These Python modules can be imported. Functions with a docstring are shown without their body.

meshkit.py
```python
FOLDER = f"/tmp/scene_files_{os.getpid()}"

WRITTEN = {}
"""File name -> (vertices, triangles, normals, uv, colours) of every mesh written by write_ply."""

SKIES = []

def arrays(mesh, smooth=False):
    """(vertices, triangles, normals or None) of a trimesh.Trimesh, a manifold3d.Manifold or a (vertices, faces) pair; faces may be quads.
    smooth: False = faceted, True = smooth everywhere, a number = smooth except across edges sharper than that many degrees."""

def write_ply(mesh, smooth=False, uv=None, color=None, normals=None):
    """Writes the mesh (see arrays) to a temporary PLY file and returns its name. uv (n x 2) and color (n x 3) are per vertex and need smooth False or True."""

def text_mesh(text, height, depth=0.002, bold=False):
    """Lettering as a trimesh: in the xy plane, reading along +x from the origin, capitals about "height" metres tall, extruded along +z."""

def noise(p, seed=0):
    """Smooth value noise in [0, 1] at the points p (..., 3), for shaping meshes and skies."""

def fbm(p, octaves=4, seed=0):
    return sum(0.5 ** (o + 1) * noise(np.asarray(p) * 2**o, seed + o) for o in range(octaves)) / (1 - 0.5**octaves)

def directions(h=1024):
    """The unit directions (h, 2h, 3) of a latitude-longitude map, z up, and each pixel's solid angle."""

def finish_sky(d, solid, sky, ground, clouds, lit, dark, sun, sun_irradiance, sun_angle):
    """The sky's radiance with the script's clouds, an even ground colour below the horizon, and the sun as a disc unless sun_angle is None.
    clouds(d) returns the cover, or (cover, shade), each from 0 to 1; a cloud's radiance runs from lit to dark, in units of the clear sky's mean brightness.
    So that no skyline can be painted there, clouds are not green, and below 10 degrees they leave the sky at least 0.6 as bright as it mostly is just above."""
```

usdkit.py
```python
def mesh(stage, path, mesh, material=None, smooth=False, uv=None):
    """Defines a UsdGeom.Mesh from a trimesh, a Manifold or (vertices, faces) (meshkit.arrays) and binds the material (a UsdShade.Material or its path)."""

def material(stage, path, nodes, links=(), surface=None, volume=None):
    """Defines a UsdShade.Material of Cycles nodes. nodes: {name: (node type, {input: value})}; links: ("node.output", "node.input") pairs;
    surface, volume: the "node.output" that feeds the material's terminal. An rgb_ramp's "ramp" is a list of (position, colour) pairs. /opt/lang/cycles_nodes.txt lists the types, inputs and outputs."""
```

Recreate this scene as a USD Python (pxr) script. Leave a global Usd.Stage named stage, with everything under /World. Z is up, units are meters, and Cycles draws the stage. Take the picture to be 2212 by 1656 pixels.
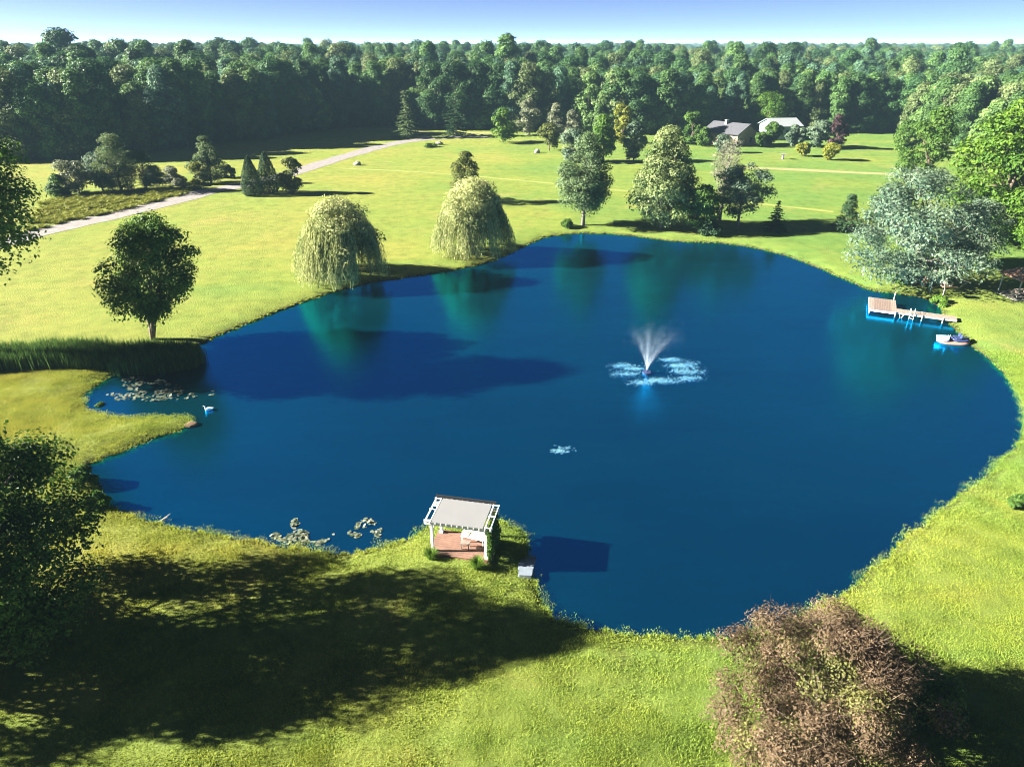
import math
import numpy as np
import trimesh
import shapely
from shapely.geometry import Polygon, LineString, Point
from pxr import Usd, UsdGeom, UsdLux, UsdShade, Gf, Sdf, Vt
import usdkit, meshkit

stage = Usd.Stage.CreateInMemory()
UsdGeom.SetStageUpAxis(stage, 'Z')
UsdGeom.SetStageMetersPerUnit(stage, 1.0)
UsdGeom.Xform.Define(stage, '/World')
PI = math.pi

# ------------------------------------------------------------------ camera, sky, sun, exposure
CAM_H, PITCH, FPX, W0, H0 = 28.0, math.radians(26.41), 1478.0, 2211.0, 1656.0
SUN_EL = math.radians(24.0)
SUN_TO = np.array([-math.cos(SUN_EL), 0.0, math.sin(SUN_EL)])
EXPOSURE = 2.95
SKY_STRENGTH = 0.05
SUN_INTENSITY = 1.25
cam = UsdGeom.Camera.Define(stage, '/World/camera')
cam.AddTranslateOp().Set(Gf.Vec3d(0, 0, CAM_H))
cam.AddRotateXOp().Set(90 - math.degrees(PITCH))
cam.CreateHorizontalApertureAttr(36.0)
cam.CreateVerticalApertureAttr(36.0 * 766 / 1024)
cam.CreateFocalLengthAttr(36.0 * FPX / W0)
cam.CreateClippingRangeAttr(Gf.Vec2f(0.5, 60000))
cam.CreateFocusDistanceAttr(60.0)
cam.CreateFStopAttr(0.0)
cam.CreateExposureAttr(EXPOSURE)

sky_mat = usdkit.material(stage, '/World/Looks/sky', {
    'sky': ('sky_texture', {'sky_type': 'single_scattering', 'sun_disc': False, 'sun_elevation': SUN_EL,
                            'sun_rotation': math.atan2(SUN_TO[0], SUN_TO[1]), 'altitude': 800.0,
                            'air_density': 0.085, 'aerosol_density': 0.16, 'ozone_density': 0.0}),
    'bg': ('background_shader', {'strength': SKY_STRENGTH})},
    [('sky.color', 'bg.color')], surface='bg.background')
dome = UsdLux.DomeLight.Define(stage, '/World/sky')
dome.GetPrim().SetCustomDataByKey('kind', 'structure')
UsdShade.MaterialBindingAPI.Apply(dome.GetPrim()).Bind(sky_mat)
sun = UsdLux.DistantLight.Define(stage, '/World/sun')
sun.AddRotateYOp().Set(-(90 - math.degrees(SUN_EL)))
sun.CreateIntensityAttr(SUN_INTENSITY)
sun.CreateAngleAttr(0.5)
sun.CreateColorAttr(Gf.Vec3f(1.0, 0.93, 0.80))
sun.CreateNormalizeAttr(True)

# ------------------------------------------------------------------ materials
def mat(name, nodes, links, surface=None, volume=None):
    return usdkit.material(stage, '/World/Looks/' + name, nodes, links, surface=surface, volume=volume)

def plain(name, col, rough=0.6, var=0.15, scale=3.0, bump=0.0):
    lo = [c * (1 - var) for c in col]; hi = [min(1, c * (1 + var)) for c in col]
    nodes = {'g': ('geometry', {}), 'n': ('noise_texture', {'scale': scale, 'detail': 5.0, 'roughness': 0.6}),
             'r': ('rgb_ramp', {'ramp': [(0.3, lo), (0.7, hi)]}),
             'p': ('principled_bsdf', {'roughness': rough, 'specular_ior_level': 0.3})}
    links = [('g.position', 'n.vector'), ('n.fac', 'r.fac'), ('r.color', 'p.base_color')]
    if bump:
        nodes['b'] = ('bump', {'strength': bump, 'distance': 0.05})
        links += [('n.fac', 'b.height'), ('b.normal', 'p.normal')]
    return mat(name, nodes, links, 'p.BSDF')

def leafy(name, dark, light, trans=0.3, gloss=0.12, obj_var=0.0):
    """leaf colour from the per-leaf primvar 'tone' and a large soft noise"""
    nodes = {'a': ('attribute', {'attribute': 'tone'}),
             'g': ('geometry', {}), 'n': ('noise_texture', {'scale': 0.35, 'detail': 3.0}),
             'm': ('math', {'math_type': 'multiply_add', 'value2': 0.5, 'value3': -0.25}),
             's': ('math', {'math_type': 'add', 'use_clamp': True}),
             'r': ('rgb_ramp', {'ramp': [(0.0, dark), (1.0, light)]}),
             'o': ('object_info', {}),
             'mr': ('map_range', {'from_min': 0.0, 'from_max': 1.0, 'to_min': 1 - obj_var, 'to_max': 1 + obj_var}),
             'h': ('hsv', {'hue': 0.5, 'saturation': 1.0, 'fac': 1.0}),
             'p': ('principled_bsdf', {'roughness': 0.5, 'specular_ior_level': gloss}),
             't': ('translucent_bsdf', {}),
             'x': ('mix_closure', {'fac': trans})}
    links = [('g.position', 'n.vector'), ('n.fac', 'm.value1'), ('m.value', 's.value1'), ('a.fac', 's.value2'),
             ('s.value', 'r.fac'), ('o.random', 'mr.value'), ('mr.result', 'h.value'), ('r.color', 'h.color'),
             ('h.color', 'p.base_color'), ('h.color', 't.color'), ('p.BSDF', 'x.closure1'), ('t.BSDF', 'x.closure2')]
    return mat(name, nodes, links, 'x.closure')

def grass_colour(nodes, links):
    """shared by the ground and the blades: yellow-green turf with greener and drier patches, all from world position"""
    nodes.update({
        'g': ('geometry', {}), 'sx': ('separate_xyz', {}),
        'n1': ('noise_texture', {'scale': 0.045, 'detail': 4.0, 'roughness': 0.55}),
        'n2': ('noise_texture', {'scale': 0.6, 'detail': 6.0, 'roughness': 0.7}),
        'mp': ('mapping', {'scale': (0.02, 0.5, 1.0), 'rotation': (0, 0, 0.10)}),
        'n3': ('noise_texture', {'scale': 1.0, 'detail': 3.0}),
        'xr': ('map_range', {'from_min': -35.0, 'from_max': 45.0, 'to_min': -0.14, 'to_max': 0.16, 'clamp': True}),
        'a1': ('math', {'math_type': 'add'}),
        'k3': ('math', {'math_type': 'multiply_add', 'value2': 0.44, 'value3': -0.22}),
        'a2': ('math', {'math_type': 'add'}),
        'r1': ('rgb_ramp', {'ramp': [(0.20, (0.178, 0.185, 0.040)), (0.45, (0.140, 0.180, 0.034)), (0.75, (0.088, 0.158, 0.033))]}),
        'r2': ('rgb_ramp', {'ramp': [(0.25, (0.62, 0.66, 0.6)), (0.5, (1, 1, 1)), (0.8, (1.3, 1.22, 1.25))]}),
        'n4': ('noise_texture', {'scale': 0.11, 'detail': 5.0, 'roughness': 0.65, 'distortion': 0.6}),
        'd4': ('map_range', {'from_min': 0.56, 'from_max': 0.74, 'to_min': 0.0, 'to_max': 0.55, 'clamp': True}),
        'dry': ('mix', {'color2': (0.215, 0.185, 0.060)}),
        'mx': ('mix', {'mix_type': 'multiply', 'fac': 1.0})})
    links += [('g.position', 'n4.vector'), ('n4.fac', 'd4.value'), ('d4.result', 'dry.fac'), ('r1.color', 'dry.color1'), ('g.position', 'n1.vector'), ('g.position', 'n2.vector'), ('g.position', 'mp.vector'), ('mp.vector', 'n3.vector'),
              ('g.position', 'sx.vector'), ('sx.x', 'xr.value'), ('n1.fac', 'a1.value1'), ('xr.result', 'a1.value2'),
              ('n3.fac', 'k3.value1'), ('a1.value', 'a2.value1'), ('k3.value', 'a2.value2'),
              ('a2.value', 'r1.fac'), ('n2.fac', 'r2.fac'), ('dry.color', 'mx.color1'), ('r2.color', 'mx.color2')]

def make_grass_mats():
    nodes, links = {}, []
    grass_colour(nodes, links)
    nodes.update({'nb': ('noise_texture', {'scale': 5.0, 'detail': 6.0, 'roughness': 0.75}),
                  'b': ('bump', {'strength': 0.9, 'distance': 0.25}),
                  'zr': ('map_range', {'from_min': 0.02, 'from_max': 0.26, 'clamp': True}),
                  'nz': ('math', {'math_type': 'multiply_add', 'value2': 0.22, 'value3': -0.11}),
                  'az': ('math', {'math_type': 'add'}),
                  'soil': ('mix', {'color1': (0.035, 0.026, 0.014)}),
                  'p': ('principled_bsdf', {'roughness': 0.9, 'specular_ior_level': 0.1})})
    links += [('g.position', 'nb.vector'), ('nb.fac', 'b.height'), ('b.normal', 'p.normal'),
              ('n2.fac', 'nz.value1'), ('sx.z', 'az.value1'), ('nz.value', 'az.value2'), ('az.value', 'zr.value'),
              ('zr.result', 'soil.fac'), ('mx.color', 'soil.color2'), ('soil.color', 'p.base_color')]
    g = mat('ground', nodes, links, 'p.BSDF')
    nodes, links = {}, []
    grass_colour(nodes, links)
    nodes.update({'at': ('attribute', {'attribute': 'tone'}),
                  'rt': ('rgb_ramp', {'ramp': [(0.0, (1.40, 1.42, 1.15)), (1.0, (2.0, 1.88, 1.6))]}),
                  'm2': ('mix', {'mix_type': 'multiply', 'fac': 1.0}),
                  'p': ('diffuse_bsdf', {}), 't': ('translucent_bsdf', {}), 'x': ('mix_closure', {'fac': 0.35})})
    links += [('at.fac', 'rt.fac'), ('mx.color', 'm2.color1'), ('rt.color', 'm2.color2'), ('m2.color', 'p.color'), ('m2.color', 't.color'),
              ('p.BSDF', 'x.closure1'), ('t.BSDF', 'x.closure2')]
    b = mat('grass_blades', nodes, links, 'x.closure')
    return g, b

M = {}
M['ground'], M['blades'] = make_grass_mats()
M['water'] = mat('water', {
    'g': ('geometry', {}), 'mp': ('mapping', {'scale': (1.0, 1.8, 1.0)}),
    'n': ('noise_texture', {'scale': 2.6, 'detail': 5.0, 'roughness': 0.6}),
    'b': ('bump', {'strength': 0.16, 'distance': 0.10}),
    'n2': ('noise_texture', {'scale': 0.05, 'detail': 4.0, 'roughness': 0.6}),
    'mp2': ('mapping', {'scale': (0.035, 0.11, 1.0)}), 'n3': ('noise_texture', {'scale': 1.0, 'detail': 4.0, 'roughness': 0.6}),
    'r': ('rgb_ramp', {'ramp': [(0.3, (0.0002, 0.019, 0.027)), (0.7, (0.0002, 0.027, 0.040))]}),
    'wr': ('rgb_ramp', {'ramp': [(0.35, (0.08, 0.08, 0.08)), (0.72, (0.5, 0.5, 0.5))]}),
    'd': ('diffuse_bsdf', {}),
    'gl': ('glossy_bsdf', {'color': (0.0, 0.42, 1.0), 'roughness': 0.06, 'distribution': 'ggx'}),
    'gw': ('glossy_bsdf', {'color': (0.0, 0.46, 1.0), 'roughness': 0.26, 'distribution': 'ggx'}),
    'gx': ('mix_closure', {}), 'f': ('fresnel', {'IOR': 12.0}), 'x': ('mix_closure', {})},
    [('g.position', 'mp.vector'), ('mp.vector', 'n.vector'), ('n.fac', 'b.height'), ('b.normal', 'gl.normal'),
     ('g.position', 'n2.vector'), ('n2.fac', 'r.fac'), ('r.color', 'd.color'), ('g.position', 'mp2.vector'), ('mp2.vector', 'n3.vector'), ('n3.fac', 'wr.fac'),
     ('wr.color', 'gx.fac'), ('gl.BSDF', 'gx.closure1'), ('gw.BSDF', 'gx.closure2'),
     ('f.fac', 'x.fac'), ('d.BSDF', 'x.closure1'), ('gx.closure', 'x.closure2')], 'x.closure')
M['gravel'] = plain('gravel', (0.165, 0.152, 0.150), 0.9, 0.25, 1.2, 0.4)
M['pale_track'] = plain('pale_track', (0.165, 0.190, 0.040), 0.95, 0.2, 0.5)
M['sand'] = plain('sand', (0.19, 0.185, 0.075), 0.95, 0.15, 0.4)
M['bark'] = plain('bark', (0.11, 0.085, 0.06), 0.9, 0.4, 8.0, 0.5)
M['bark_pale'] = plain('bark_pale', (0.15, 0.135, 0.105), 0.85, 0.3, 6.0, 0.4)
M['twig'] = plain('twig', (0.10, 0.075, 0.055), 0.9, 0.3, 8.0)
M['twig_grey'] = plain('twig_grey', (0.20, 0.18, 0.16), 0.9, 0.3, 8.0)
M['white_paint'] = plain('white_paint', (0.62, 0.62, 0.60), 0.5, 0.05, 2.0)
M['canvas'] = plain('canvas', (0.150, 0.154, 0.162), 0.8, 0.04, 1.2)
M['dark_trim'] = plain('dark_trim', (0.012, 0.013, 0.016), 0.7, 0.2)
M['deck'] = plain('deck', (0.17, 0.098, 0.072), 0.8, 0.2, 2.0)
M['dock_wood'] = plain('dock_wood', (0.21, 0.17, 0.145), 0.85, 0.2, 3.0)
M['dock_pink'] = plain('dock_pink', (0.165, 0.122, 0.102), 0.85, 0.15, 3.0)
M['brown_wood'] = plain('brown_wood', (0.20, 0.11, 0.07), 0.8, 0.25, 3.0)
M['grey_wood'] = plain('grey_wood', (0.30, 0.27, 0.23), 0.85, 0.25, 3.0)
M['metal'] = plain('metal', (0.55, 0.56, 0.56), 0.4, 0.1)
M['stone'] = plain('stone', (0.18, 0.18, 0.18), 0.8, 0.25, 2.5, 0.4)
M['blue_stone'] = plain('blue_stone', (0.14, 0.17, 0.21), 0.7, 0.2, 2.5, 0.3)
M['pale_stone'] = plain('pale_stone', (0.20, 0.20, 0.165), 0.85, 0.15, 2.0, 0.3)
M['soil'] = plain('soil', (0.10, 0.065, 0.035), 0.95, 0.3, 3.0, 0.5)
M['cream_wall'] = plain('cream_wall', (0.22, 0.175, 0.13), 0.8, 0.08, 0.8)
M['roof_grey'] = plain('roof_grey', (0.058, 0.060, 0.072), 0.85, 0.15, 1.5)
M['roof_white'] = plain('roof_white', (0.22, 0.24, 0.255), 0.5, 0.05, 0.6)
M['barn_wall'] = plain('barn_wall', (0.17, 0.21, 0.24), 0.7, 0.08, 0.6)
M['house_trim'] = plain('house_trim', (0.24, 0.23, 0.21), 0.6, 0.1)
M['window_dark'] = mat('window_dark', {'p': ('principled_bsdf', {'base_color': (0.03, 0.04, 0.05), 'roughness': 0.08})}, [], 'p.BSDF')
M['boat_blue'] = plain('boat_blue', (0.42, 0.62, 0.72), 0.35, 0.05)
M['boat_dark'] = plain('boat_dark', (0.03, 0.045, 0.11), 0.4, 0.1)
M['boat_red'] = plain('boat_red', (0.36, 0.17, 0.13), 0.5, 0.1)
M['red_plastic'] = plain('red_plastic', (0.55, 0.10, 0.04), 0.5, 0.1)
M['bird'] = plain('bird', (0.82, 0.82, 0.78), 0.7, 0.05)
M['beak'] = plain('beak', (0.5, 0.25, 0.04), 0.6, 0.1)
M['foam'] = mat('foam', {'d': ('diffuse_bsdf', {'color': (0.22, 0.48, 0.56)}), 't': ('transparent_bsdf', {}),
                         'x': ('mix_closure', {'fac': 0.85})},
                [('d.BSDF', 'x.closure1'), ('t.BSDF', 'x.closure2')], 'x.closure')
M['spray'] = mat('spray', {'d': ('diffuse_bsdf', {'color': (0.75, 0.82, 0.88)}), 'l': ('translucent_bsdf', {'color': (0.75, 0.82, 0.88)}),
                           'm': ('mix_closure', {'fac': 0.5}), 't': ('transparent_bsdf', {}), 'x': ('mix_closure', {'fac': 0.84})},
                 [('d.BSDF', 'm.closure1'), ('l.BSDF', 'm.closure2'), ('m.closure', 'x.closure1'), ('t.BSDF', 'x.closure2')], 'x.closure')
M['pads'] = leafy('pads', (0.018, 0.038, 0.018), (0.22, 0.235, 0.17), 0.1, 0.3)
# foliage
M['lf_dark'] = leafy('leaf_dark', (0.014, 0.045, 0.008), (0.085, 0.155, 0.022), 0.28)
M['lf_mid'] = leafy('leaf_mid', (0.026, 0.070, 0.012), (0.105, 0.185, 0.032), 0.36)
M['lf_fresh'] = leafy('leaf_fresh', (0.034, 0.090, 0.010), (0.120, 0.205, 0.022), 0.33)
M['lf_yellow'] = leafy('leaf_yellow', (0.085, 0.110, 0.010), (0.23, 0.24, 0.03), 0.33)
M['lf_willow'] = leafy('leaf_willow', (0.070, 0.115, 0.024), (0.50, 0.52, 0.23), 0.30)
M['lf_poplar'] = leafy('leaf_poplar', (0.060, 0.105, 0.030), (0.27, 0.32, 0.13), 0.34)
M['lf_silver'] = leafy('leaf_silver', (0.042, 0.082, 0.048), (0.175, 0.235, 0.150), 0.30)
M['lf_greygreen'] = leafy('leaf_greygreen', (0.036, 0.076, 0.028), (0.165, 0.230, 0.105), 0.34)
M['lf_vase'] = leafy('leaf_vase', (0.030, 0.080, 0.014), (0.150, 0.240, 0.042), 0.38)
M['lf_bronze'] = leafy('leaf_bronze', (0.040, 0.046, 0.012), (0.165, 0.165, 0.052), 0.3)
M['lf_grey'] = leafy('leaf_grey', (0.085, 0.105, 0.058), (0.25, 0.27, 0.17), 0.36)
M['lf_olive'] = leafy('leaf_olive', (0.040, 0.060, 0.014), (0.150, 0.175, 0.044), 0.34)
M['lf_conifer'] = leafy('leaf_conifer', (0.012, 0.036, 0.014), (0.055, 0.105, 0.038), 0.2)
M['lf_spruce'] = leafy('leaf_spruce', (0.042, 0.080, 0.028), (0.165, 0.220, 0.085), 0.36)
M['lf_purple'] = leafy('leaf_purple', (0.034, 0.023, 0.013), (0.185, 0.130, 0.080), 0.22)
M['lf_plum'] = leafy('leaf_plum', (0.024, 0.012, 0.014), (0.080, 0.045, 0.048), 0.2)
M['lf_reed'] = leafy('leaf_reed', (0.016, 0.050, 0.012), (0.105, 0.180, 0.040), 0.32)
FOREST = {}
for _k, _d, _l in [('forest_deep', (0.018, 0.056, 0.020), (0.080, 0.160, 0.048)), ('forest_green', (0.030, 0.080, 0.023), (0.120, 0.215, 0.060)),
                   ('forest_light', (0.050, 0.105, 0.027), (0.170, 0.265, 0.080)), ('forest_olive', (0.050, 0.082, 0.026), (0.165, 0.215, 0.084)),
                   ('forest_blue', (0.028, 0.076, 0.042), (0.112, 0.205, 0.115))]:
    FOREST[_k] = M[_k] = leafy(_k, _d, _l, 0.28, 0.12, 0.28)

M['haze'] = usdkit.material(stage, '/World/Looks/haze', {'v': ('principled_volume', {'color': (0.45, 0.76, 1.0), 'density': 0.00009, 'anisotropy': 0.0})}, [], volume='v.volume')

# ------------------------------------------------------------------ things and parts
used = {}
def numbered(name, parent='/World'):
    k = (parent, name); n = used.get(k, 0); used[k] = n + 1
    return name if n == 0 else f'{name}_{n:03d}'

def tag(p, label=None, cat=None, group=None, kind=None):
    for k, v in (('label', label), ('category', cat), ('group', group), ('kind', kind)):
        if v: p.SetCustomDataByKey(k, v)
    return p

def thing(name, label, cat, loc=(0, 0, 0), rotz=0.0, group=None, scale=None):
    x = UsdGeom.Xform.Define(stage, '/World/' + numbered(name))
    x.AddTranslateOp().Set(Gf.Vec3d(*map(float, loc)))
    if rotz: x.AddRotateZOp().Set(math.degrees(rotz))
    if scale is not None: x.AddScaleOp().Set(Gf.Vec3f(*map(float, np.broadcast_to(scale, 3))))
    return tag(x.GetPrim(), label, cat, group)

def obj(name, mesh, m, parent=None, tone=None, smooth=False, label=None):
    pp = '/World' if parent is None else str(parent.GetPath())
    path = pp + '/' + numbered(name, pp)
    g = usdkit.mesh(stage, path, mesh, M[m] if isinstance(m, str) else m, smooth)
    if tone is not None:
        UsdGeom.PrimvarsAPI(g).CreatePrimvar('tone', Sdf.ValueTypeNames.FloatArray, 'vertex').Set(Vt.FloatArray.FromNumpy(np.asarray(tone, np.float32)))
    if label: g.GetPrim().SetCustomDataByKey('label', label)
    if name in ('twigs', 'splash', 'bubbles', 'jet', 'stems', 'lattice'): g.GetPrim().SetCustomDataByKey('kind', 'stuff')
    return g.GetPrim()

def copy_of(src, name, label, cat, loc, rotz, scale, group):
    t = thing(name, label, cat, loc, rotz, group, scale)
    t.GetReferences().AddInternalReference(src.GetPath())
    t.SetInstanceable(True)
    return t

# ------------------------------------------------------------------ geometry helpers
def ray(u, v):
    """direction in the world of a point of the photograph (2211 x 1656 points)"""
    cx, cy = (u - W0 / 2) / FPX, (H0 / 2 - v) / FPX
    return np.array([cx, math.cos(PITCH) + cy * math.sin(PITCH), -math.sin(PITCH) + cy * math.cos(PITCH)])

def on_plane(u, v, z=0.0):
    d = ray(u, v); t = (z - CAM_H) / d[2]
    return np.array([d[0] * t, d[1] * t, z])

def up_to(u, v, y):
    """the point on the ray at world depth y"""
    d = ray(u, v); t = y / d[1]
    return np.array([d[0] * t, y, CAM_H + d[2] * t])

SHORE = [(430,745),(480,722),(560,690),(640,660),(720,632),(800,612),(880,600),(960,588),(1040,572),(1085,555),(1130,535),(1180,513),(1220,508),
         (1260,505),(1340,508),(1400,515),(1450,522),(1520,525),(1560,527),(1620,535),(1700,555),(1780,585),(1830,607),(1880,627),(1950,637),(2010,652),
         (2040,690),(2085,738),(2110,757),(2150,792),(2190,835),(2207,870),(2213,910),(2203,945),(2180,975),(2130,1020),(2080,1065),(2020,1110),(1960,1160),
         (1900,1210),(1840,1265),(1790,1300),(1745,1320),(1680,1356),(1610,1370),(1540,1376),(1460,1375),(1380,1367),(1310,1356),(1240,1345),(1200,1333),
         (1175,1310),(1161,1275),(1152,1235),(1146,1190),(1135,1155),(1108,1138),(1060,1118),(1000,1112),(950,1120),(905,1146),(870,1168),(820,1183),
         (770,1190),(700,1192),(640,1188),(560,1173),(500,1161),(420,1147),(340,1128),(290,1112),(245,1098),(220,1085),(203,1050),(193,1015),(208,997),
         (250,980),(300,959),(350,941),(400,926),(414,916),(402,905),(370,899),(300,903),(240,901),(197,893),(181,876),(180,856),(200,838),(228,818),
         (238,795),(250,768),(330,755)]
shore_xy = np.array([on_plane(u, v)[:2] for u, v in SHORE])
def closed_spline(p, n=6):
    out = []
    for i in range(len(p)):
        a, b, c, d = p[i - 1], p[i], p[(i + 1) % len(p)], p[(i + 2) % len(p)]
        for k in range(n):
            t = k / n
            out.append(0.5 * (2 * b + (c - a) * t + (2 * a - 5 * b + 4 * c - d) * t * t + (3 * b - a - 3 * c + d) * t ** 3))
    return np.array(out)
pond_line = closed_spline(shore_xy, 5)
_wob = meshkit.fbm(np.c_[pond_line * 0.8, np.zeros(len(pond_line))], 3, 3) - 0.5
_tan = np.roll(pond_line, -1, 0) - np.roll(pond_line, 1, 0)
_tan /= np.linalg.norm(_tan, axis=1, keepdims=True)
pond_line = pond_line + np.c_[-_tan[:, 1], _tan[:, 0]] * _wob[:, None] * 0.7
POND = Polygon(pond_line).buffer(0)
POND_EDGE = POND.exterior
shapely.prepare(POND)
GROUND_TOP = 0.60

def pond_dist(x, y):
    """signed distance to the water's edge, positive on land"""
    x, y = np.asarray(x, float), np.asarray(y, float)
    d = np.full(x.shape, 99.0)
    near = (x > -75) & (x < 85) & (y > 5) & (y < 140)
    if near.any():
        pts = shapely.points(x[near], y[near])
        dist = shapely.distance(pts, POND_EDGE)
        d[near] = np.where(shapely.contains(POND, pts), -dist, dist)
    return d

def height(x, y):
    d = pond_dist(x, y)
    land = 0.10 + (GROUND_TOP - 0.10) * (1 - np.exp(-np.maximum(d - 0.2, 0) / 1.6))
    bank = np.where(d < 0.2, np.maximum(-1.5, 0.10 + (d - 0.2) * 0.75), land)
    return bank

def gz(x, y):
    return float(height(np.array([x]), np.array([y]))[0])

def P(u, v):
    """point of the ground under a point of the photograph"""
    z = GROUND_TOP
    for _ in range(6):
        p = on_plane(u, v, z); z = gz(p[0], p[1])
    p[2] = z
    return p

def tube(pts, rad, sides=6, cap=True):
    pts = np.asarray(pts, float); rad = np.broadcast_to(np.asarray(rad, float), len(pts))
    t = np.gradient(pts, axis=0); t /= np.maximum(np.linalg.norm(t, axis=1, keepdims=True), 1e-9)
    ref = np.where(np.abs(t[:, 2:3]) > 0.9, [[1.0, 0, 0]], [[0, 0, 1.0]])
    a = np.cross(t, ref); a /= np.linalg.norm(a, axis=1, keepdims=True); b = np.cross(t, a)
    th = np.arange(sides) / sides * 2 * PI
    v = (pts[:, None] + rad[:, None, None] * (np.cos(th)[None, :, None] * a[:, None] + np.sin(th)[None, :, None] * b[:, None])).reshape(-1, 3)
    n = len(pts); i = np.arange(n - 1)[:, None] * sides; j = np.arange(sides)[None]; k = (j + 1) % sides
    q = np.stack([i + j, i + k, i + k + sides, i + j + sides], -1).reshape(-1, 4)
    f = np.vstack([q[:, [0, 1, 2]], q[:, [0, 2, 3]]])
    if cap:
        top = (n - 1) * sides
        f = np.vstack([f, [[0, s + 1, s] for s in range(1, sides - 1)], [[top, top + s, top + s + 1] for s in range(1, sides - 1)]])
    return v, f

def join(parts):
    vs, fs, n = [], [], 0
    for v, f in parts:
        vs.append(v); fs.append(np.asarray(f) + n); n += len(v)
    return np.vstack(vs), np.vstack(fs)

def box(sx, sy, sz, at=(0, 0, 0), rz=0.0, bevel=0.0):
    """a box standing on at (its base centre), with chamfered upright edges when bevel is given"""
    if bevel:
        p = shapely.box(-sx / 2, -sy / 2, sx / 2, sy / 2).buffer(-bevel).buffer(bevel, quad_segs=1)
        m = trimesh.creation.extrude_polygon(p, sz, engine='earcut'); v, f = np.array(m.vertices), np.array(m.faces)
    else:
        m = trimesh.creation.box((sx, sy, sz)); v, f = np.array(m.vertices) + [0, 0, sz / 2], np.array(m.faces)
    c, s = math.cos(rz), math.sin(rz)
    return v @ np.array([[c, -s, 0], [s, c, 0], [0, 0, 1]]).T + at, f

def bar(a, b, w, h=None):
    """a square bar from a to b"""
    a, b = np.asarray(a, float), np.asarray(b, float); h = h or w
    t = b - a; L = np.linalg.norm(t); t /= L
    ref = np.array([0, 0, 1.0]) if abs(t[2]) < 0.9 else np.array([1.0, 0, 0])
    s = np.cross(t, ref); s /= np.linalg.norm(s); n = np.cross(s, t)
    m = trimesh.creation.box((L, w, h)); v = np.array(m.vertices)
    return (a + b) / 2 + v[:, :1] * t + v[:, 1:2] * s + v[:, 2:] * n, np.array(m.faces)

def sphere_dirs(rng, n):
    d = rng.normal(size=(n, 3)); return d / np.linalg.norm(d, axis=1, keepdims=True)

def unit(a):
    return a / np.maximum(np.linalg.norm(a, axis=-1, keepdims=True), 1e-9)

def leaf_cards(rng, c, nrm, size, aspect=0.6, axis=None, fold=0.18):
    """rhombic, slightly folded leaves (or sprays of leaves) at c with normals nrm; axis: their long direction"""
    n = len(c); nrm = unit(nrm)
    a = rng.normal(size=(n, 3)) if axis is None else axis + rng.normal(size=(n, 3)) * 0.15
    a = unit(a - (a * nrm).sum(1, keepdims=True) * nrm); b = np.cross(nrm, a)
    s = np.broadcast_to(size, n)[:, None] * rng.uniform(0.65, 1.35, (n, 1)) * 0.5
    mid = c + nrm * s * fold
    v = np.stack([c - a * s, mid - b * s * aspect + a * s * 0.1, c + a * s, mid + b * s * aspect + a * s * 0.1], 1).reshape(-1, 3)
    i = np.arange(n)[:, None] * 4
    f = np.vstack([i + [0, 1, 2], i + [0, 2, 3]])
    return v, f

def tones(rng, n, per=4, mu=0.5, sd=0.22):
    return np.repeat(np.clip(rng.normal(mu, sd, n), 0, 1), per)

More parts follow.
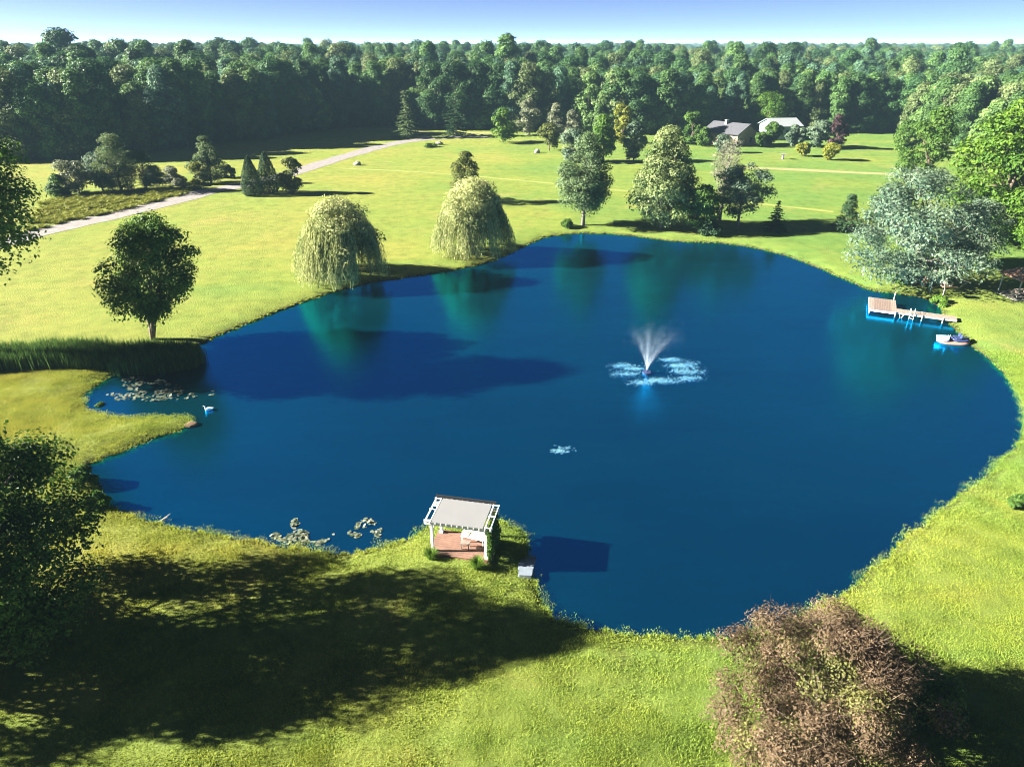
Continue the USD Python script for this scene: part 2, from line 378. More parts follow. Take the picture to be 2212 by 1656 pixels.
def clump_leaves(rng, cen, rad, n_leaf, size, aspect=0.65, flat=0.8, up=0.35, hollow=0.75, low=0.25):
    """leaves on uneven clumps; returns cards and tones"""
    w = rad ** 2; k = rng.choice(len(cen), n_leaf, p=w / w.sum())
    d = sphere_dirs(rng, n_leaf)
    flip = (d[:, 2] < -0.1) & (rng.random(n_leaf) > low); d[flip, 2] *= -1
    lump = 0.62 + 0.7 * meshkit.fbm(d * 2.1 + k[:, None] * 7.1, 2, 5)
    r = rad[k] * lump * (hollow + (1.1 - hollow) * rng.random(n_leaf) ** 0.6)
    p = cen[k] + d * r[:, None] * [1, 1, flat]
    nrm = d * 0.85 + sphere_dirs(rng, n_leaf) * 0.55 + [0, 0, up]
    cl_tone = rng.normal(0, 0.15, len(cen))[k]
    v, f = leaf_cards(rng, p, nrm, size, aspect)
    tn = np.repeat(np.clip(rng.normal(0.45, 0.2, n_leaf) + cl_tone, 0, 1), 4)
    return v, f, tn

def limbs(rng, H, top, tr, targets, frac=0.6, bend=0.03, sides=6, stems=None):
    """trunk from the ground to height top and limbs out to the targets"""
    parts = []
    if stems is None:
        z = np.linspace(-0.3, top, 7)
        off = np.cumsum(rng.normal(0, bend * H / 7, (7, 2)), 0); off[0] = off[1] = 0
        tp = np.c_[off, z]
        parts.append(tube(tp, tr * np.r_[1.35, 1.0, 0.85, 0.72, 0.55, 0.4, 0.22], sides))
        stems = [tp]
    for q in targets:
        tp = stems[int(rng.integers(len(stems)))]
        zt = np.clip(q[2] * frac * rng.uniform(0.75, 1.0), tp[1][2] + 0.15 * (top - tp[1][2]), top * 0.95)
        a = np.array([np.interp(zt, tp[:, 2], tp[:, i]) for i in (0, 1)] + [zt])
        m = (a + q) / 2 + [0, 0, -0.06 * np.linalg.norm(q - a)] + rng.normal(0, 0.04, 3) * np.linalg.norm(q - a)
        rr = tr * 0.33 * np.clip(np.linalg.norm(q - a) / (0.4 * H), 0.35, 1.0)
        parts.append(tube([a, m, q], [rr, rr * 0.6, rr * 0.2], 5, False))
    return parts

PROF = {'round': lambda t: np.sqrt(np.clip(1 - (2 * t - 0.95) ** 2 * 1.05, 0.05, 1)),
        'egg': lambda t: np.clip(np.sin(PI * np.clip(t, 0, 1) ** 0.62) ** 0.7, 0.06, 1),
        'tall': lambda t: np.clip((1 - t) ** 0.45 * (0.55 + 1.6 * np.minimum(t, 0.28)), 0.12, 1),
        'vase': lambda t: np.clip(np.sin(PI * (0.12 + 0.86 * t)) ** 0.6 * (0.62 + 0.45 * t), 0.1, 1),
        'dome': lambda t: np.sqrt(np.clip(1 - t ** 2.2, 0.03, 1)),
        'cone': lambda t: np.clip(1.02 - t, 0.05, 1)}

def envelope(rng, n, z0, H, R, prof, cr, asym=0.15):
    """clump centres and radii filling a crown's envelope, mostly its outer part"""
    cen, rad, f = [], [], PROF[prof]
    ph = rng.uniform(0, 2 * PI, 3)
    while len(cen) < n:
        t = rng.random(); a = rng.uniform(0, 2 * PI)
        pr = float(f(t))
        if rng.random() > pr + 0.15: continue
        r = cr * rng.uniform(0.65, 1.3)
        Ra = R * pr * (1 + asym * math.sin(a + ph[0]) + asym * 0.7 * math.sin(2 * a + ph[1] + 3 * t))
        rho = max(Ra - r * 0.75, 0) * rng.random() ** 0.38
        z = z0 + (H - z0) * t
        z = min(max(z, z0 + r * 0.3), H - r * 0.6)
        cen.append((rho * math.cos(a), rho * math.sin(a), z)); rad.append(r)
    cen = np.array(cen); cen[:, :2] -= cen[:, :2].mean(0)
    far = np.hypot(cen[:, 0], cen[:, 1]) + 0.5 * np.array(rad); cen[:, :2] *= np.minimum(1, R * 1.04 / np.maximum(far, 1e-6))[:, None]
    return cen, np.array(rad)

def crown_tree(parent, seed, H, z0, R, n_cl, cr, n_leaf, leaf, prof='round', lm='lf_mid', bm='bark', tr=None, aspect=0.65, hollow=0.72,
               flat=0.8, extra=None, stems=0, asym=0.15, twigs=0, lean=(0, 0)):
    rng = np.random.default_rng(seed)
    cen, rad = envelope(rng, n_cl, z0, H, R, prof, cr, asym)
    if extra is not None:
        cen = np.vstack([cen, np.array(extra)[:, :3]]); rad = np.r_[rad, np.array(extra)[:, 3]]
    shear = lambda v: v + np.c_[v[:, 2:3] * lean[0], v[:, 2:3] * lean[1], 0 * v[:, 2:3]]
    tr = tr or 0.018 * H + 0.04
    if stems:
        sp, tubes = [], []
        for k in range(stems):
            a = 2 * PI * k / stems + rng.uniform(-0.4, 0.4); sl = rng.uniform(0.16, 0.34)
            z = np.linspace(-0.2, H * 0.72, 6)
            dd = np.maximum(z - 0.06 * H, 0) * sl
            tp = np.c_[np.cos(a) * dd, np.sin(a) * dd, z]; sp.append(tp)
            tubes.append(tube(tp, tr * 0.7 * np.r_[1.3, 1.0, 0.8, 0.6, 0.45, 0.2], 6))
        tubes += limbs(rng, H, H * 0.72, tr, cen[:40], 0.62, stems=sp)
    else:
        tubes = limbs(rng, H, z0 + (H - z0) * 0.72, tr, cen[:46])
    tubes = [(shear(v), f) for v, f in tubes]
    obj('trunk', join(tubes), bm, parent, smooth=True)
    if twigs:
        d = unit(sphere_dirs(rng, twigs) + [0, 0, 0.35]); k = rng.integers(len(cen), size=twigs)
        tw = []
        for i in range(twigs):
            a = cen[k[i]] + d[i] * rad[k[i]] * 0.3; L = rad[k[i]] * rng.uniform(0.75, 1.12)
            tv = tube([a, a + d[i] * L * 0.6, a + d[i] * L + [0, 0, 0.05 * L]], [0.016, 0.010, 0.004], 3, False); tw.append((shear(tv[0]), tv[1]))
        obj('twigs', join(tw), 'twig' if bm != 'bark_pale' else 'twig_grey', parent)
    v, f, tn = clump_leaves(rng, cen, rad, n_leaf, leaf, aspect, flat, hollow=hollow)
    return obj('crown', (shear(v), f), lm, parent, tone=tn)

def conifer(parent, seed, H, R, z0=0.3, lm='lf_conifer', tiers=14, per=11, leaf=0.42, droop=0.25, power=0.85, ragged=0.25):
    rng = np.random.default_rng(seed)
    obj('trunk', tube([(0, 0, -0.2), (0, 0, H * 0.5), (0, 0, H * 0.97)], [0.022 * H, 0.014 * H, 0.012], 6), 'bark', parent, smooth=True)
    c, ax, nm = [], [], []
    for t in range(tiers):
        s = t / (tiers - 1); z = z0 + (H - z0) * s
        L0 = R * (1 - s) ** power + 0.04 * R
        for k in range(max(4, int(per * (1 - 0.55 * s)))):
            a = rng.uniform(0, 2 * PI); L = L0 * rng.uniform(1 - ragged, 1 + ragged * 0.6); dr = droop * rng.uniform(0.4, 1.4)
            m = max(3, int(L / (leaf * 0.33)))
            q = (np.arange(m) + 0.6) / m
            dirv = np.array([math.cos(a), math.sin(a), 0])
            p = np.outer(q * L, dirv); p[:, 2] = z - dr * L * q ** 1.3 + 0.35 * dr * L * q ** 3
            side = np.array([-dirv[1], dirv[0], 0])
            for sg in (-1, 0, 1):
                pp = p + side * sg * leaf * 0.42 * (1.1 - q)[:, None] + rng.normal(0, leaf * 0.1, p.shape)
                c.append(pp); ax.append(np.tile(dirv + side * sg * 0.7 + [0, 0, -0.15], (m, 1)))
                nm.append(np.tile([0, 0, 1.0], (m, 1)) + rng.normal(0, 0.45, (m, 3)))
    c, ax, nm = np.vstack(c), np.vstack(ax), np.vstack(nm)
    top = np.c_[rng.normal(0, 0.03 * R, (12, 2)), rng.uniform(H * 0.93, H, 12)]
    c = np.vstack([c, top]); ax = np.vstack([ax, np.tile([0, 0, 1.0], (12, 1))]); nm = np.vstack([nm, sphere_dirs(rng, 12)])
    v, f = leaf_cards(rng, c, nm, leaf, 0.42, ax)
    return obj('crown', (v, f), lm, parent, tone=tones(rng, len(c)))

def column(parent, seed, H, R, n, leaf, lm='lf_conifer'):
    """a dense pointed evergreen column"""
    rng = np.random.default_rng(seed)
    obj('trunk', tube([(0, 0, -0.2), (0, 0, H * 0.6)], [0.1, 0.04], 6), 'bark', parent, smooth=True)
    t = rng.random(n) ** 1.15; a = rng.uniform(0, 2 * PI, n)
    pr = np.sin(PI * np.clip(0.10 + 0.9 * t, 0, 1) ** 0.55) ** 0.75 * 0.98 + 0.02
    lump = 0.78 + 0.42 * meshkit.fbm(np.c_[np.cos(a) * 2.2, np.sin(a) * 2.2, t * 7] + seed, 3, 2)
    rr = R * pr * lump * (0.82 + 0.2 * rng.random(n))
    c = np.c_[np.cos(a) * rr, np.sin(a) * rr, t * H + 0.1]
    nm = np.c_[np.cos(a), np.sin(a), np.full(n, 0.3)] + rng.normal(0, 0.45, (n, 3))
    v, f = leaf_cards(rng, c, nm, leaf, 0.45, np.tile([0, 0, 1.0], (n, 1)) + np.c_[np.cos(a), np.sin(a), 0 * a] * 0.35)
    return obj('crown', (v, f), lm, parent, tone=tones(rng, n))

def willow(parent, seed, H, R, n_strand, lm='lf_willow', leaf=0.34):
    rng = np.random.default_rng(seed)
    n_l = 16
    tg = [(R * 0.62 * math.cos(a), R * 0.62 * math.sin(a), H * rng.uniform(0.62, 0.88)) for a in np.linspace(0, 2 * PI, n_l, endpoint=False) + rng.uniform(-.2, .2, n_l)]
    obj('trunk', join(limbs(rng, H, H * 0.7, 0.32, np.array(tg), 0.5)), 'bark', parent, smooth=True)
    # the dome
    cen, rad = envelope(rng, 60, H * 0.32, H * 0.99, R * 0.92, 'dome', R * 0.27, 0.2)
    v, f, tn = clump_leaves(rng, cen, rad, 17000, leaf, 0.42, 0.85, hollow=0.5)
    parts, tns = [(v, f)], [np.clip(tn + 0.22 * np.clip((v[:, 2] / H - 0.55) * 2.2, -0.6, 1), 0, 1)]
    # hanging strands, gathered in bunches
    nb = 46
    ba = rng.uniform(0, 2 * PI, nb); bq = rng.uniform(0.45, 1.0, nb) ** 0.6; bt = rng.normal(0, 0.12, nb); bl = rng.uniform(0.55, 1.0, nb)
    k = rng.integers(nb, size=n_strand)
    a = ba[k] + rng.normal(0, 0.10, n_strand); q = np.clip(bq[k] + rng.normal(0, 0.10, n_strand), 0.3, 1.18)
    z0 = H * (0.94 - 0.42 * q ** 2.6) * rng.uniform(0.88, 1.03, n_strand)
    z1 = np.maximum(rng.uniform(0.3, 1.6, n_strand), z0 - H * bl[k] * rng.uniform(0.45, 0.85, n_strand))
    cs, tt, ax = [], [], []
    for i in range(n_strand):
        m = max(4, int((z0[i] - z1[i]) / (leaf * 0.62)))
        s = (np.arange(m) + rng.random()) / m
        r = R * q[i] * (0.86 + 0.16 * np.sqrt(s)) + rng.normal(0, 0.05, m)
        aa = a[i] + 0.05 * np.sin(3 * s + i)
        cs.append(np.c_[r * np.cos(aa), r * np.sin(aa), z0[i] + (z1[i] - z0[i]) * s]); tt.append(np.full(m, bt[k[i]]))
        ax.append(np.tile([0.12 * math.cos(a[i]), 0.12 * math.sin(a[i]), -1.0], (m, 1)))
    c, t, ax = np.vstack(cs), np.concatenate(tt), np.vstack(ax)
    nm = unit(c * [1, 1, 0]) * 0.8 + rng.normal(0, 0.5, c.shape)
    parts.append(leaf_cards(rng, c, nm, leaf, 0.36, ax)); tns.append(np.repeat(np.clip(rng.normal(0.45, 0.2, len(c)) + t, 0, 1), 4))
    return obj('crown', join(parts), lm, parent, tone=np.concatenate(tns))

def bush_mesh(seed, R, H, n, leaf, aspect=0.6):
    rng = np.random.default_rng(seed)
    cen, rad = envelope(rng, 10, 0.0, H, R, 'dome', R * 0.38, 0.2)
    return clump_leaves(rng, cen, rad, n, leaf, aspect, 0.85, hollow=0.55)

def bush(name, label, u, v, R, H, n, leaf, lm, seed, cat='shrub', group=None, at=None):
    p = P(u, v) if at is None else at
    t = thing(name, label, cat, p, 0, group)
    rng = np.random.default_rng(seed + 1)
    st = [tube([(0, 0, -0.1), (R * 0.5 * math.cos(a), R * 0.5 * math.sin(a), H * 0.6)], [0.04 + 0.01 * R, 0.012], 4, False) for a in rng.uniform(0, 2 * PI, 6)]
    obj('stems', join(st), 'twig', t)
    m = bush_mesh(seed, R, H, n, leaf)
    obj('crown', m[:2], lm, t, tone=m[2])
    return t

# ------------------------------------------------------------------ the ground, one sheet to the horizon
def stretch(a, b, step, lo, hi, grow=1.22):
    mid = np.arange(a, b + step / 2, step); up, dn, s = [], [], step
    x = mid[-1]; s = step
    while x < hi: s *= grow; x += s; up.append(x)
    x = mid[0]; s = step
    while x > lo: s *= grow; x -= s; dn.append(x)
    return np.r_[dn[::-1], mid, up]
gx = stretch(-46, 62, 0.36, -12000, 12000); gy = stretch(16, 108, 0.36, -60, 16000)
X, Y = np.meshgrid(gx, gy)
Z = height(X.ravel(), Y.ravel()).reshape(X.shape)
near = (X > -60) & (X < 80) & (Y < 125) & (Y > 5)
Z = Z + np.where(near & (Z > 0.3), (meshkit.fbm(np.stack([X, Y, 0 * X], -1) * 0.5, 4, 11) - 0.5) * 0.10, 0)
nx, ny = len(gx), len(gy)
idx = np.arange(nx * ny).reshape(ny, nx)
quads = np.stack([idx[:-1, :-1], idx[:-1, 1:], idx[1:, 1:], idx[1:, :-1]], -1).reshape(-1, 4)
tag(obj('ground', (np.stack([X, Y, Z], -1).reshape(-1, 3), quads), 'ground', smooth=True), 'yellow-green mown lawn round the pond and out to the woods', None, None, 'structure')

hz = trimesh.creation.box((26000, 17500, 48.5)); hz.apply_translation((0, 8000, -3 + 24.25))
tag(obj('haze', hz, 'haze'), 'thin blue summer haze over the land', None, None, 'stuff')
# the water, one sheet at z = 0
def sheet(poly, z, step=None):
    v, f = trimesh.creation.triangulate_polygon(poly, engine='earcut')
    return np.c_[v, np.full(len(v), z)], f
tag(obj('water', sheet(POND.buffer(0.9).simplify(0.1), 0.0), 'water'), 'deep blue pond water mirroring the trees', None, None, 'structure')

def ribbon(pts, width, z, seed=0, ragged=0.25):
    """a draped strip of road through points of the photograph"""
    c = np.array([on_plane(u, v, GROUND_TOP)[:2] for u, v in pts])
    s = np.r_[0, np.cumsum(np.linalg.norm(np.diff(c, axis=0), axis=1))]
    q = np.linspace(0, s[-1], max(20, int(s[-1] / 1.5)))
    from scipy.interpolate import PchipInterpolator
    c = np.c_[PchipInterpolator(s, c[:, 0])(q), PchipInterpolator(s, c[:, 1])(q)]
    t = unit(np.gradient(c, axis=0)); n = np.c_[-t[:, 1], t[:, 0]]
    wl = width / 2 * (1 + ragged * (meshkit.noise(np.c_[q * 0.3, q * 0, q * 0], seed) - 0.5)); wr = width / 2 * (1 + ragged * (meshkit.noise(np.c_[q * 0.3, q * 0 + 9, q * 0], seed) - 0.5))
    v = np.vstack([np.c_[c + n * wl[:, None], np.full(len(c), z)], np.c_[c - n * wr[:, None], np.full(len(c), z)]])
    k = len(c); i = np.arange(k - 1)
    return v, np.stack([i + k, i + k + 1, i + 1, i], -1)
ROAD = [(-120, 560), (50, 512), (150, 488), (260, 462), (380, 433), (460, 412), (520, 401), (600, 383), (680, 358), (760, 334), (830, 315), (900, 303), (1000, 296), (1060, 295)]
tag(obj('road', ribbon(ROAD, 5.6, GROUND_TOP + 0.03, 1), 'gravel'), 'pale gravel drive curving across the lawn to the wood', None, None, 'structure')
tag(obj('path', ribbon([(735, 364), (900, 372), (1100, 388), (1350, 413), (1560, 430), (1690, 446), (1800, 458)], 1.4, GROUND_TOP + 0.02, 2, 0.6), 'pale_track'), 'faint worn track across the lawn beyond the willows', None, None, 'structure')
tag(obj('path', ribbon([(1600, 362), (1700, 366), (1800, 371), (1930, 377), (2050, 384)], 3.2, GROUND_TOP + 0.025, 3, 0.5), 'sand'), 'pale sandy strip along the far field in front of the house', None, None, 'structure')
tag(obj('path', ribbon([(700, 281), (770, 278), (860, 280), (960, 288), (1060, 288)], 3.0, GROUND_TOP + 0.015, 4, 0.5), 'sand'), 'pale dry grass strip along the foot of the wood', None, None, 'structure')

# ------------------------------------------------------------------ the woods behind
FRONT = [(-900, 345), (-500, 338), (-250, 340), (-60, 345), (60, 348), (200, 343), (330, 330), (450, 312), (600, 297), (720, 279), (850, 272), (960, 280), (1060, 281), (1180, 283), (1250, 283),
         (1300, 290), (1400, 292), (1480, 291), (1560, 285), (1700, 284), (1780, 288), (1830, 288), (1935, 287), (2000, 300), (2100, 330), (2250, 350), (2500, 380), (3000, 430)]
front_xy = np.array([on_plane(u, v, GROUND_TOP)[:2] for u, v in FRONT])
front_line = LineString(front_xy)
far_zone = Polygon(list(map(tuple, front_xy)) + [(700, 620), (-700, 620)]).buffer(0)
form_spec = []
for k, (H, z0, R, prof, lm) in enumerate([(25, 3.0, 6.2, 'egg', 'forest_deep'), (22, 2.0, 5.6, 'round', 'forest_green'), (27, 4.0, 5.2, 'vase', 'forest_green'),
                                          (20, 1.0, 5.4, 'round', 'forest_light'), (24, 3.0, 6.4, 'dome', 'forest_olive'), (23, 2.5, 4.8, 'tall', 'forest_blue'),
                                          (26, 4.0, 6.8, 'round', 'forest_deep'), (17, 0.6, 4.6, 'egg', 'forest_light'), (25, 3.0, 6.0, 'egg', 'forest_blue'), (21, 2.0, 5.0, 'tall', 'forest_olive')]):
    form_spec.append((H, z0, R, prof, lm))
stage.CreateClassPrim('/World/Forms')
FORMS = []
for k, (H, z0, R, prof, lm) in enumerate(form_spec):
    x = UsdGeom.Xform.Define(stage, f'/World/Forms/broad_tree_{k:03d}').GetPrim()
    crown_tree(x, 100 + k, H, z0 * 0.4, R * 1.28, 40, R * 0.46, 12500, 0.78, prof, lm, 'bark', aspect=0.7, flat=0.9, asym=0.2, hollow=0.55)
    FORMS.append(x)
TONE = {'forest_deep': 'dark green', 'forest_green': 'mid green', 'forest_light': 'light green', 'forest_olive': 'olive green', 'forest_blue': 'bluish green'}
rng = np.random.default_rng(5)
def project(p):
    p = np.atleast_2d(p); r = p - [0, 0, CAM_H]
    dep = r[:, 1] * math.cos(PITCH) - r[:, 2] * math.sin(PITCH); up = r[:, 1] * math.sin(PITCH) + r[:, 2] * math.cos(PITCH)
    return W0 / 2 + r[:, 0] / dep * FPX, H0 / 2 - up / dep * FPX
pts = []
sp = 9.2
for j, yy in enumerate(np.arange(95, 620, sp * 0.87)):
    for xx in np.arange(-420, 420, sp) + (sp / 2 if j % 2 else 0):
        pts.append((xx + rng.normal(0, 1.5), yy + rng.normal(0, 1.5)))
pts = np.array(pts)
pp = shapely.points(pts)
ok = shapely.contains(far_zone, pp)
pts, fd = pts[ok], shapely.distance(pp[ok], front_line)
extra = np.array([front_line.interpolate(s).coords[0] for s in np.arange(0, front_line.length, 5.6)]) + rng.normal(0, 0.8, (int(math.ceil(front_line.length / 5.6)), 2)) + [0, 1.5]
pts = np.vstack([extra, pts[fd > 3.5]]); fd = np.r_[np.zeros(len(extra)), fd[fd > 3.5]]
u_, v_ = project(np.c_[pts, np.full(len(pts), 20.0)])
vis = (u_ > -90) & (u_ < W0 + 90)
order = np.argsort(fd + np.where(vis, 0, 1e4))
pts, fd, vis, u_ = pts[order], fd[order], vis[order], u_[order]
n_ind = int(min(272, vis.sum()))
LANDMARK = [(0, 'behind the tree at the drive mouth'), (110, 'behind the pale roadside scrub'), (240, 'behind the tall roadside pine'), (330, 'behind the black roadside pine'), (420, 'behind the small brown pine'),
            (545, 'behind the pair of pointed evergreens'), (660, 'behind the bend of the drive'), (770, 'at the dry strip before the wood'), (880, 'behind the rusty spruce'),
            (985, 'behind the bluish spruce'), (1085, 'behind the bright green young tree'), (1170, 'behind the pale grey willows'), (1300, 'behind the fresh green field tree'),
            (1430, 'behind the tall cream shore tree'), (1540, 'at the sunny side of the cream house'), (1620, 'behind the roof of the cream house'), (1690, 'behind the white-roofed barn'),
            (1800, 'behind the plum-coloured tree'), (1880, 'over the dark opening in the wood'), (1980, 'behind the bushy field-edge tree'), (2110, 'behind the huge light green tree'), (2230, 'beside the huge light green tree')]
ORD = ['first', 'second', 'third', 'fourth', 'fifth', 'sixth', 'seventh', 'eighth', 'ninth', 'tenth', 'eleventh', 'twelfth']
choice = rng.integers(len(FORMS), size=len(pts))
yaw = rng.uniform(0, 2 * PI, len(pts))
size = np.clip(rng.normal(0.96, 0.14, len(pts)), 0.66, 1.22)
size[(fd < 0.1)] *= rng.uniform(0.72, 1.0, (fd < 0.1).sum())
form_h = np.array([f[0] for f in form_spec], float)[choice]
size = np.clip(size, 13.0 / form_h, np.interp(pts[:, 0], [-20, 20, 70], [23.0, 21.0, 18.6]) / form_h * rng.uniform(0.90, 1.0, len(pts)))
in_front = [i for i in range(n_ind) if fd[i] < 0.1]
seen = {}
lab = {}
for i in sorted(in_front, key=lambda i: u_[i]):
    lm_ = min(LANDMARK, key=lambda a: abs(a[0] - u_[i]))[1]
    k = seen.get(lm_, 0); seen[lm_] = k + 1
    lab[i] = f"{ORD[min(k, 11)]} {TONE[form_spec[choice[i]][4]]} front tree {lm_}"
for i in range(n_ind):
    if i in lab: continue
    row = 'just inside the wood' if fd[i] < 16 else 'deep in the wood'
    lm_ = min(LANDMARK, key=lambda a: abs(a[0] - u_[i]))[1]
    lab[i] = f"{TONE[form_spec[choice[i]][4]]} crown {row} {lm_}"
cnt = {}
for l in lab.values(): cnt[l] = cnt.get(l, 0) + 1
turn = {}
for i in sorted(lab, key=lambda i: u_[i]):
    l = lab[i]
    if cnt[l] > 1:
        turn[l] = turn.get(l, 0) + 1; lab[i] = f'{ORD[turn[l] - 1]} {l}'
for i in range(n_ind):
    s = size[i]
    copy_of(FORMS[choice[i]], 'forest_tree', lab[i], 'tree', (pts[i][0], pts[i][1], GROUND_TOP - 0.05), yaw[i],
            (s * 1.02, s * 1.02, s), 'trees of the wood behind the pond' )

def instancer(name, label, protos, pos, yaw, scl, which, z_scale=None):
    pi = UsdGeom.PointInstancer.Define(stage, '/World/' + numbered(name))
    rel = pi.CreatePrototypesRel()
    for k, p in enumerate(protos):
        c = stage.DefinePrim(f'{pi.GetPath()}/{p.GetName()}', p.GetTypeName()); c.GetReferences().AddInternalReference(p.GetPath())
        rel.AddTarget(c.GetPath())
    n = len(pos)
    pi.CreateProtoIndicesAttr(Vt.IntArray.FromNumpy(np.asarray(which, np.int32)))
    pi.CreatePositionsAttr(Vt.Vec3fArray.FromNumpy(np.asarray(pos, np.float32)))
    q = np.zeros((n, 4)); q[:, 0] = np.cos(yaw / 2); q[:, 3] = np.sin(yaw / 2)
    pi.CreateOrientationsAttr(Vt.QuathArray([Gf.Quath(float(a), 0, 0, float(d)) for a, _, _, d in q]))
    scl = np.asarray(scl, float); s3 = np.repeat(scl[:, None], 3, 1) if scl.ndim == 1 else scl
    pi.CreateScalesAttr(Vt.Vec3fArray.FromNumpy(s3.astype(np.float32)))
    return tag(pi.GetPrim(), label, None, None, 'stuff')
rest = np.arange(n_ind, len(pts))
# the far country: thinner and thinner towards the horizon
ring, r0 = [], 600.0
while r0 < 7000:
    step = 9.5 + (r0 - 600) * 0.011
    w = r0 * 0.85
    for xx in np.arange(-w, w, step * 1.1):
        ring.append((xx + rng.normal(0, step * 0.3), r0 + rng.normal(0, step * 0.3), 1.0 + (step - 9.5) / 16.0))
    r0 += step * 1.9
ring = np.array(ring)
# fields and clearings break the far wood
clear = meshkit.fbm(np.c_[ring[:, 0] / 260, ring[:, 1] / 420, np.zeros(len(ring))], 3, 9) > 0.60
ring = ring[~(clear & (ring[:, 1] > 900))]
allp = np.vstack([np.c_[pts[rest], np.full(len(rest), GROUND_TOP)], np.c_[ring[:, :2], np.full(len(ring), GROUND_TOP)]])
alls = np.vstack([np.repeat(size[rest][:, None], 3, 1), np.c_[ring[:, 2], ring[:, 2], np.clip(rng.normal(0.86, 0.1, len(ring)), 0.6, 1.05)]])
instancer('forest', 'unbroken woodland running back to the hazy horizon', FORMS, allp, rng.uniform(0, 2 * PI, len(allp)), alls, rng.integers(len(FORMS), size=len(allp)))

# ------------------------------------------------------------------ single trees
def at_tree(u, v, vtop, wpx):
    p = P(u, v); H = up_to(u, vtop, p[1])[2] - p[2]
    dep = p[1] * math.cos(PITCH) + (CAM_H - p[2] - H / 2) * math.sin(PITCH)
    return p, H, wpx / FPX * dep / 2

p, H, R = at_tree(330, 732, 466, 216)
t = thing('vase_tree', 'dark round-crowned tree with several stems beside the reeds', 'tree', p)
crown_tree(t, 1, H, H * 0.19, R * 0.94, 130, R * 0.22, 23000, 0.29, 'round', 'lf_vase', 'bark', 0.26, stems=5, hollow=0.4, flat=0.95, asym=0.08, lean=(0.19, 0))

p, H, R = at_tree(742, 600, 420, 214)
t = thing('weeping_willow', 'wide weeping willow nearest the cove, sunlit on one side', 'tree', p)
willow(t, 2, H * 0.95, R * 0.92, 1500)
p, H, R = at_tree(1022, 547, 383, 180)
t = thing('weeping_willow', 'pale-topped weeping willow in front of a dark little tree', 'tree', p)
willow(t, 33, H * 0.96, R * 0.94, 1300)

p, H, R = at_tree(1007, 437, 330, 74)
t = thing('dark_tree', 'small dark olive tree rising behind the pale-topped willow', 'tree', p)
crown_tree(t, 4, H, 1.0, R * 1.15, 26, R * 0.32, 5200, 0.42, 'egg', 'lf_olive', 'bark', aspect=0.45, twigs=120)

p, H, R = at_tree(1258, 500, 288, 128)
t = thing('shore_tree', 'grey-green upright tree with a bare lower trunk at the tip of the pond', 'tree', p)
crown_tree(t, 5, H, H * 0.14, R * 1.05, 110, R * 0.30, 20000, 0.34, 'egg', 'lf_greygreen', 'bark_pale', hollow=0.45)

p, H, R = at_tree(1425, 520, 276, 150)
t = thing('shore_tree', 'tallest cream-leaved tree on the far shore, full of light', 'tree', p)
crown_tree(t, 6, H, 0.6, R * 1.05, 130, R * 0.28, 28000, 0.36, 'egg', 'lf_poplar', 'bark_pale', hollow=0.62)
p, H, R = at_tree(1500, 528, 398, 100)
t = thing('shore_tree', 'dark green low tree leaning over the far water', 'tree', p)
crown_tree(t, 7, H, 0.4, R, 40, R * 0.3, 9000, 0.36, 'round', 'lf_mid', 'bark', hollow=0.6)
p, H, R = at_tree(1592, 490, 352, 132)
t = thing('shore_tree', 'silvery loose tree between the dark low tree and the tiny spruce', 'tree', p)
crown_tree(t, 8, H, 1.6, R, 46, R * 0.28, 8500, 0.34, 'round', 'lf_silver', 'bark_pale', hollow=0.5, twigs=160)
p, H, R = at_tree(1553, 478, 300, 84)
t = thing('bare_tree', 'thin half-bare grey tree in front of the cream house', 'tree', p)
crown_tree(t, 9, H, H * 0.35, R, 36, R * 0.34, 1500, 0.30, 'vase', 'lf_grey', 'bark_pale', hollow=0.4, twigs=650)
p, H, R = at_tree(1672, 500, 436, 52)
t = thing('young_spruce', 'tiny dark spruce on the lawn behind the far shore', 'tree', p)
conifer(t, 10, H, R * 1.05, 0.15, 'lf_conifer', 14, 12, 0.36)
for k, (u, v, vt, w, l) in enumerate([(1822, 500, 418, 66, 'bushy dark pine beside the silver tree, farther from the dock'), (1896, 486, 405, 62, 'dark pine half hidden behind the big silver tree')]):
    p, H, R = at_tree(u, v, vt, w)
    t = thing('pine', l, 'tree', p)
    crown_tree(t, 20 + k, H, 0.3, R * 1.1, 22, R * 0.36, 4200, 0.34, 'cone', 'lf_conifer', 'bark', aspect=0.35, twigs=60)

p, H, R = at_tree(1990, 615, 372, 330)
t = thing('silver_tree', 'wide silver-leaved tree leaning over the water by the dock', 'tree', p)
rs = R
crown_tree(t, 11, H, 1.2, R * 0.95, 90, R * 0.20, 27000, 0.32, 'round', 'lf_silver', 'bark_pale', 0.34, hollow=0.5, twigs=420,
           extra=[(-R * .75, -2.0, 2.2, 2.0), (-R * .55, -3.2, 1.9, 1.9), (-R * .25, -3.4, 2.0, 1.7), (-R * 0.9, -1, 3.6, 1.9)], asym=0.34, lean=(-0.24, 0))
p, H, R = at_tree(2080, 575, 480, 150)
t = thing('lawn_tree', 'low dark tree on the shaded lawn behind the silver tree', 'tree', p)
crown_tree(t, 12, H * 1.5, 1.6, R, 34, R * 0.3, 8000, 0.34, 'round', 'lf_silver', 'bark_pale', hollow=0.55)
p, H, R = at_tree(2145, 520, 205, 290)
t = thing('large_tree', 'huge light green tree standing tallest beside the silver tree', 'tree', p)
crown_tree(t, 13, H, 0.8, R, 110, R * 0.2, 27000, 0.50, 'egg', 'lf_fresh', 'bark', 0.5, hollow=0.6)
p, H, R = at_tree(1985, 425, 236, 110)
t = thing('field_tree', 'bushy mid green tree at the edge of the far field', 'tree', p)
